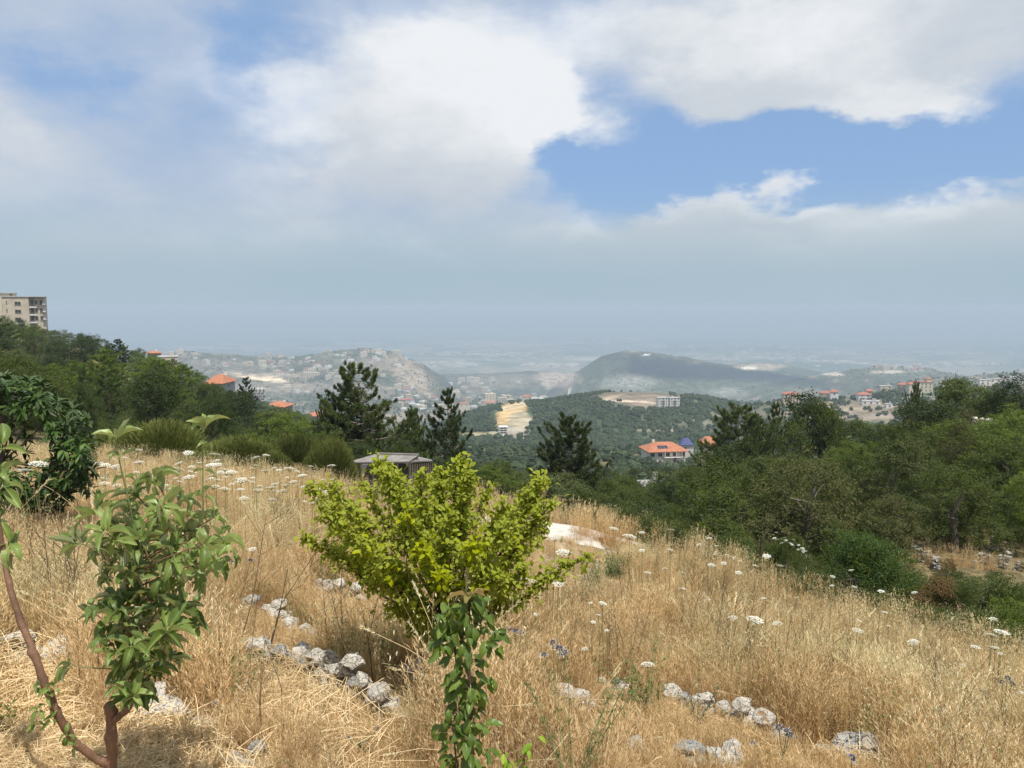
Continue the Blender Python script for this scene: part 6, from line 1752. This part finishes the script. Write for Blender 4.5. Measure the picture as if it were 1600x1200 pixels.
# ---- dark loquat at the left edge
def loquat():
    Y = 8.2; A = lambda x, y, dy=0: at(x, y, Y + dy); g0 = Vector((A(10, 800).x, Y, hz(A(10, 800).x, Y)))
    P = Plant('loquat_tree', 'dark glossy broad-leaved tree at the left edge of the field', 'tree', g0, 12); r = P.r
    P.stem([g0, A(8, 760), A(0, 700), A(4, 650)], [.05, .04, .03, .02], 'bark', 'trunk', 8)
    F = A(4, 720); cl = []
    for k in range(420):
        a = r.uniform(-3.1416, 3.1416); rr = r.uniform(.35, 1.0) ** .6
        x = 10 + math.sin(a) * 128 * rr * (1.08 if abs(a) > 1 else 1) ; y = 702 - math.cos(a) * 112 * rr
        if y > 796 or x > 152 or (y > 760 and x > 110): continue
        cl.append((x, y, r.uniform(-.8, .8) * (1.1 - .5 * rr)))
    cl += [(-8 + 24 * (k % 3), 610 + k * 7, .3 + .02 * k) for k in range(24)]
    cl += [(128, 745, -.2), (138, 765, 0), (112, 655, .1), (60, 605, 0), (20, 592, .2), (90, 625, -.2), (125, 700, -.3), (146, 735, .1), (108, 772, -.4), (70, 760, -.6), (30, 770, -.6), (60, 735, -.7), (10, 745, -.8), (95, 790, -.1)]
    rest = []
    cl.sort(key=lambda c: c[2]); nobj = 0
    for i, (x, y, dy) in enumerate(cl):
        e = A(x, y, dy); ax = (e - F).normalized() + Vector((0, 0, .35))
        if i % 24 == 0: P.stem([F, (F + e) / 2 + Vector((0, 0, -.06)), e], [.012, .009, .004], 'bark', 'branch', 5, 4)
        ax.normalize(); e1 = ax.orthogonal().normalized(); e2 = ax.cross(e1)
        for j in range(10):
            a = j * 2.4 + r.normal() * .2; o_ = r.uniform(.7, 1.6)
            d = (e1 * math.cos(a) + e2 * math.sin(a)) * math.sin(o_) + ax * math.cos(o_) + Vector((0, 0, -.12 * r.random()))
            sz = r.uniform(.095, .155)
            if nobj < 298 and x > -10: place_leaf(LQ[int(r.integers(3))], P.root, e, d, Vector((0, 0, 1)) + ax * .4, sz); nobj += 1
            else: rest.append((np.array(e), np.array(d.normalized()), sz))
    G = Geo(); P0 = np.array([q[0] for q in rest]) - np.array(P.b)
    leafset(G, P0, np.array([q[1] for q in rest]), np.array([0, 0, 1.0]) + rdir(len(rest), r) * .3, np.array([q[2] for q in rest]), .045)
    link('foliage', G.mesh('foliage', M['loquat']), P.root)['kind'] = 'stuff'
loquat()

# ---- dead stem and small sapling at the gully edge
def dead_stem():
    b = at(1187, 888, 12.6); root = empty('dead_sapling', (b.x, b.y, hz(b.x, b.y))); tag(root, 'bare dark dead sapling stem standing at the field edge', 'tree')
    h = at(1187, 838, 12.6).z - root.location.z; G = Geo(); tube(G, [(0, 0, -.05), (.02, 0, h * .5), (0, .01, h)], [.028, .02, .008], 7); link('trunk', G.mesh('trunk', M['darkbark']), root)
    for a, z in ((.4, .75), (2.6, .85), (4.0, .65), (5.3, .9)):
        G = Geo(); tube(G, [(0, 0, h * z), (math.cos(a) * .12, math.sin(a) * .12, h * z + .12), (math.cos(a) * .2, math.sin(a) * .2, h * z + .30)], [.008, .005, .002], 5); link('branch', G.mesh('branch', M['darkbark']), root)
dead_stem()

# ------------------------------------------------------------------ wild carrot flowers
def umbel_mesh(seed):
    r = np.random.default_rng(seed); G = Geo()
    for k in range(34):
        q = math.sqrt((k + .5) / 34); a = k * 2.4; c = np.array([math.cos(a) * q, math.sin(a) * q, .20 - .22 * q * q + r.normal() * .03])
        tube(G, np.array([(0, 0, -.55), c - np.array([0, 0, .06])]), .010, 3, 1, cap=False)
        for j in range(7):
            p = c + np.array([r.normal() * .065, r.normal() * .065, r.normal() * .018]); s = r.uniform(.045, .085); b = r.uniform(0, 6.28)
            V = [p + s * np.array([math.cos(b + t), math.sin(b + t), r.normal() * .15]) for t in (0, 1.26, 2.51, 3.77, 5.03)]
            G.add(V, [(0, 1, 2, 3, 4)], 0)
    return G.mesh('flower_head', [M['petal'], M['stalk']])
UM = [umbel_mesh(s) for s in range(4)]
G = Geo(); tube(G, [(0, 0, 0), (.012, .004, .4), (0, .01, .75), (.0, .0, 1)], [.0032, .0028, .0022, .0016], 5); STEM = G.mesh('stem', M['stalk'])
def flower(px, py, wpx, D, label, group=None, seed=0):
    r = random.Random(px * 7 + py); Y = D
    p = at(px, py, Y); z = hz(p.x, Y)
    if p.z - z < .12:                       # nearer, so that the stalk has room above the ground
        for Y in np.linspace(D, 2.5, 30):
            p = at(px, py, Y); z = hz(p.x, Y)
            if p.z - z > .30: break
    s = wpx * 1.12 / 2 / 1200 * Y
    root = empty('wild_carrot', (p.x, Y, z)); tag(root, label, 'flower', group)
    h = p.z - z; dx = r.uniform(-.06, .06)
    link('stem', STEM, root, (0, 0, 0), (0, 0, r.uniform(0, 6.28)), (1, 1, max(h - s * .5, .05)))
    link('flower_head', UM[r.randrange(4)], root, (0, 0, h), (r.uniform(-.25, .12), r.uniform(-.22, .22), r.uniform(0, 6.28)), (s, s, s * r.uniform(.8, 1.1)))
FL = [ # px, py, width px, distance, what tells it apart
    (37, 735, 20, 6.0, 'white umbel left of the pair in front of the dark loquat'), (60, 725, 24, 6.0, 'larger white umbel right of the pair in front of the dark loquat'),
    (822, 908, 28, 4.3, 'lumpy white umbel against the right underside of the lime tree'), (873, 911, 18, 5.0, 'white umbel just under the reaching right branch of the lime tree'), (816, 945, 15, 4.6, 'flat white umbel below the lumpy one at the lime tree'),
    (779, 988, 24, 3.6, 'round white umbel beside the blue thistles left cluster'), (692, 1061, 13, 3.6, 'small white umbel touching the cherry seedling, left of two'), (702, 1064, 10, 3.6, 'tiny white umbel touching the cherry seedling, right of two'),
    (880, 863, 22, 6.0, 'broad white umbel above the reaching right branch of the lime tree'), (866, 842, 14, 7.0, 'flat white umbel in front of the gravel track left end'), (959, 826, 14, 8.5, 'white umbel on the reddish mound by the track'),
    (984, 838, 20, 8.0, 'wide white umbel just right of the reddish mound'), (1003, 832, 9, 9, 'small white umbel right of the reddish mound'), (1048, 828, 12, 9.5, 'white umbel against the dark bushes above the field edge'), (1003, 860, 9, 8, 'small umbel below the two by the reddish mound'),
    (1047, 859, 9, 8.5, 'small white umbel in the pale grass left of the dark bush'), (1092, 851, 8, 9, 'pin-head white umbel before the dark bush'), (1108, 841, 9, 9, 'round pale umbel high against the dark bush'), (1119, 853, 6, 9, 'tiny umbel beside the round pale umbel'),
    (1112, 883, 12, 8, 'bright white umbel at the foot of the dark bush'), (1131, 880, 9, 8, 'white umbel right of the bright one at the foot of the dark bush'), (1198, 869, 12, 8, 'white umbel beside the dead sapling stem'), (1180, 884, 9, 8.5, 'small umbel just below the dead sapling stem'),
    (1219, 884, 10, 8.5, 'white umbel on the dark shrub right of the dead sapling'), (1154, 895, 11, 8, 'white umbel in the grass under the dead sapling'), (1012, 895, 11, 7, 'flat umbel in the mid field left of centre right'), (1039, 888, 8, 7.5, 'little umbel in the mid field'), (1066, 895, 9, 7.5, 'little umbel beside the mid field one'),
    (1067, 920, 10, 6.5, 'white umbel alone in the golden mid field'), (1106, 937, 9, 6.2, 'small white umbel alone lower in the golden mid field'), (1145, 965, 14, 5.6, 'white umbel left of the widest one in the right field'), (1180, 969, 24, 5.4, 'widest white umbel in the right field'), (1215, 974, 14, 5.4, 'white umbel right of the widest one in the right field'),
    (1193, 935, 9, 7, 'faint umbel at the top of the right field'), (1244, 934, 8, 7.4, 'faint umbel under the blossoming bush'), (1012, 1038, 20, 4.4, 'tilted white umbel in the open grass right of the thistles'), (914, 1014, 10, 4.8, 'small flat umbel right of the lime tree base'), (927, 972, 8, 5.0, 'small umbel below the grey-green leafy plant'),
    (942, 943, 13, 5.2, 'white umbel on the grey-green leafy plant, right one'), (923, 942, 7, 5.2, 'small umbel on the grey-green leafy plant, left one'), (935, 961, 8, 5.1, 'dot-like umbel low on the grey-green leafy plant'), (948, 985, 7, 5.0, 'dot-like umbel right below the grey-green leafy plant'),
    (1301, 901, 8, 8.5, 'small umbel upper left on the big dark green bush'), (1330, 891, 8, 8.5, 'small umbel high on the big dark green bush'), (1335, 917, 8, 8.2, 'small umbel in the middle of the big dark green bush'), (1300, 915, 6, 8.2, 'tiny umbel low left on the big dark green bush'), (1377, 924, 10, 7.8, 'white umbel low on the big dark green bush'),
    (1429, 926, 9, 7.8, 'white umbel right of the big dark green bush'), (1383, 957, 9, 7.0, 'flat umbel at the far grass edge below the bush'), (1389, 978, 6, 6.6, 'tiny umbel in the far grass edge'), (1342, 970, 8, 6.6, 'thin umbel left in the far grass edge'), (1340, 985, 15, 6.0, 'white umbel of middle size in the right grass'),
    (1427, 1003, 16, 5.6, 'oval white umbel in the right grass'), (1551, 967, 11, 6.4, 'single umbel against the bright bush at the right'), (1550, 992, 15, 5.8, 'left umbel of the close pair at the right edge'), (1566, 988, 22, 5.8, 'large right umbel of the close pair at the right edge'), (1524, 1011, 14, 5.6, 'umbel lower left of the close pair'), (1555, 1012, 13, 5.6, 'umbel just below the close pair'),
    (1563, 1021, 7, 5.5, 'small umbel lowest by the close pair'), (1504, 1039, 9, 5.2, 'narrow pale umbel over the right grass'), (1594, 1082, 9, 4.8, 'umbel touching the right border'), (394, 858, 12, 6.5, 'white umbel right of the apple crown'), (382, 779, 15, 8, 'broad flat umbel alone right of the tall apple shoot'),
    (608, 738, 8, 8.5, 'umbel above the left crown of the lime tree'), (629, 763, 16, 6.5, 'lumpy umbel between two shoots of the lime tree'), (613, 744, 6, 8, 'tiny umbel left of the lumpy one in the lime tree'), (787, 798, 9, 8, 'umbel showing over the right crown of the lime tree'),
    (836, 960, 8, 5.2, 'small umbel low right of the lime tree crown'),
]
for px, py, w, D, lab in FL: flower(px, py, w * 1.0, D, lab)
rr = np.random.default_rng(31); placed = []
for k in range(900):
    if len(placed) >= 112: break
    t = rr.random(); px = 175 + 350 * t ** .9 if k % 8 else rr.uniform(60, 175); py = 705 + rr.random() ** .8 * 62 + (20 if px > 420 else 0) - (6 if px < 250 else 0)
    if any(math.hypot(px - a, (py - b) * 1.6) < 7 for a, b in placed): continue
    placed.append((px, py)); w = 6 + 11 * rr.random() ** 1.6 * (1.15 if py > 745 else 1)
    side = 'beside the tall apple shoots' if px < 320 else 'before the broom bushes' if px < 440 else 'left of the lime tree'
    sz = 'widest' if w > 14 else 'large' if w > 11.5 else 'medium' if w > 9 else 'small' if w > 7 else 'tiny'; hi = 'high on' if py < 722 else 'low on' if py > 748 else 'on'
    flower(float(px), float(py), float(w), float(rr.uniform(8.5, 12.0)), f'{sz} white umbel {hi} the field crest {side}', 'wild carrot flowers along the crest')
# creamy blossom on two bushes at the gully
def blossom(pts, label, seed):
    r = np.random.default_rng(seed); w = at(*pts[0]); root = empty('blossom_spray', w); tag(root, label, 'blossom')
    for i, (x, y, Y) in enumerate(pts):
        for k in range(4):
            p = at(x + r.normal() * 5, y + r.normal() * 3, Y + r.normal() * .1); s = r.uniform(.02, .045)
            link('flower_head', UM[int(r.integers(4))], root, p - w, (r.normal() * .4, r.normal() * .4, r.uniform(0, 6.28)), (s, s, s))
blossom([(1208, 840, 15.1), (1222, 842, 15.1), (1236, 848, 15.1), (1248, 856, 15.0), (1256, 864, 15.0)], 'small white blossom along the top of the green bush', 1)
blossom([(1118, 864, 12), (1130, 867, 12), (1142, 872, 12), (1150, 878, 12)], 'cream blossom sprays low on the dark bush left of the dead sapling', 2)

# ------------------------------------------------------------------ blue thistles (sea holly)
def thistle_mesh(seed):
    r = np.random.default_rng(seed); G = Geo()
    d = rdir(90, r); d[:, 2] = np.abs(d[:, 2]) * 1.1 - .25; d = unit(d)
    leafset(G, d * .25, d, rdir(90, r), .28 * r.uniform(.7, 1.1, 90), .13, 0)
    a = np.arange(9) / 9 * 6.283 + r.normal(size=9) * .1; b = np.column_stack([np.cos(a), np.sin(a), np.full(9, .28)])
    leafset(G, np.tile([0, 0, -.25], (9, 1)) + b * .1, b, np.array([0, 0, 1.0]) + np.zeros((9, 3)), 1.15 * r.uniform(.8, 1.15, 9), .13, 1)
    return G.mesh('flower_head', [M['thistle'], M['bract']])
TH = [thistle_mesh(s) for s in range(3)]
def thistle(px, py, D, heads, label, seed):
    r = np.random.default_rng(seed); p0 = at(px, py, D); z = hz(p0.x, D); base = Vector((p0.x + r.uniform(-.05, .05), D + .02, z)); P = Plant('blue_thistle', label, 'thistle', base, seed)
    fork = Vector((p0.x, D, z + max(.1, (p0.z - z) * .55)))
    P.stem([base, (base + fork) / 2 + Vector((.01, 0, 0)), fork], [.0035, .003, .0028], 'stalk', 'stem', 5, 3)
    for hx, hy, s in heads:
        e = at(hx, hy, D + r.uniform(-.04, .04)); P.stem([fork, (fork + e) / 2 + Vector((0, 0, -.02)), e], [.0024, .002, .0018], 'stalk', 'branch', 5, 3)
        k = s / 1200 * D; link('flower_head', TH[int(r.integers(3))], P.root, e - P.b, (r.normal() * .35, r.normal() * .35, r.uniform(0, 6.28)), (k, k, k))
thistle(868, 1018, 3.6, [(864, 1004, 10), (874, 1013, 13), (881, 1020, 12), (850, 1023, 9)], 'blue thistle cluster right of the cherry seedling', 1)
thistle(806, 988, 3.7, [(796, 985, 9), (806, 986, 9), (815, 988, 9)], 'row of three small blue thistles behind the cherry seedling', 2)
thistle(1225, 1142, 3.4, [(1217, 1137, 12), (1229, 1141, 9), (1233, 1149, 13), (1177, 1161, 9)], 'dark blue thistle with pale spiny bracts above the right stone row', 3)
thistle(1332, 1184, 3.0, [(1331, 1184, 13)], 'single dark blue thistle in front of the large grey boulder', 4)
thistle(1570, 1066, 4.2, [(1566, 1066, 9), (1574, 1061, 11), (1581, 1068, 8), (1536, 1080, 8)], 'group of dark blue thistles near the right border', 5)
thistle(1469, 1107, 3.9, [(1469, 1107, 10)], 'lone blue thistle in the right foreground grass', 6)
thistle(372, 876, 5.0, [(361, 877, 8), (391, 876, 8)], 'two small blue thistles right of the apple crown', 7)
thistle(352, 1105, 3.1, [(338, 1098, 6), (358, 1108, 6), (372, 1095, 5), (345, 1120, 5)], 'faint violet thistles in the straw right of the apple trunk', 8)
thistle(560, 1150, 2.9, [(545, 1152, 5), (565, 1160, 6), (590, 1138, 5), (575, 1170, 5)], 'pale violet thistles in front of the longest stone row', 9)
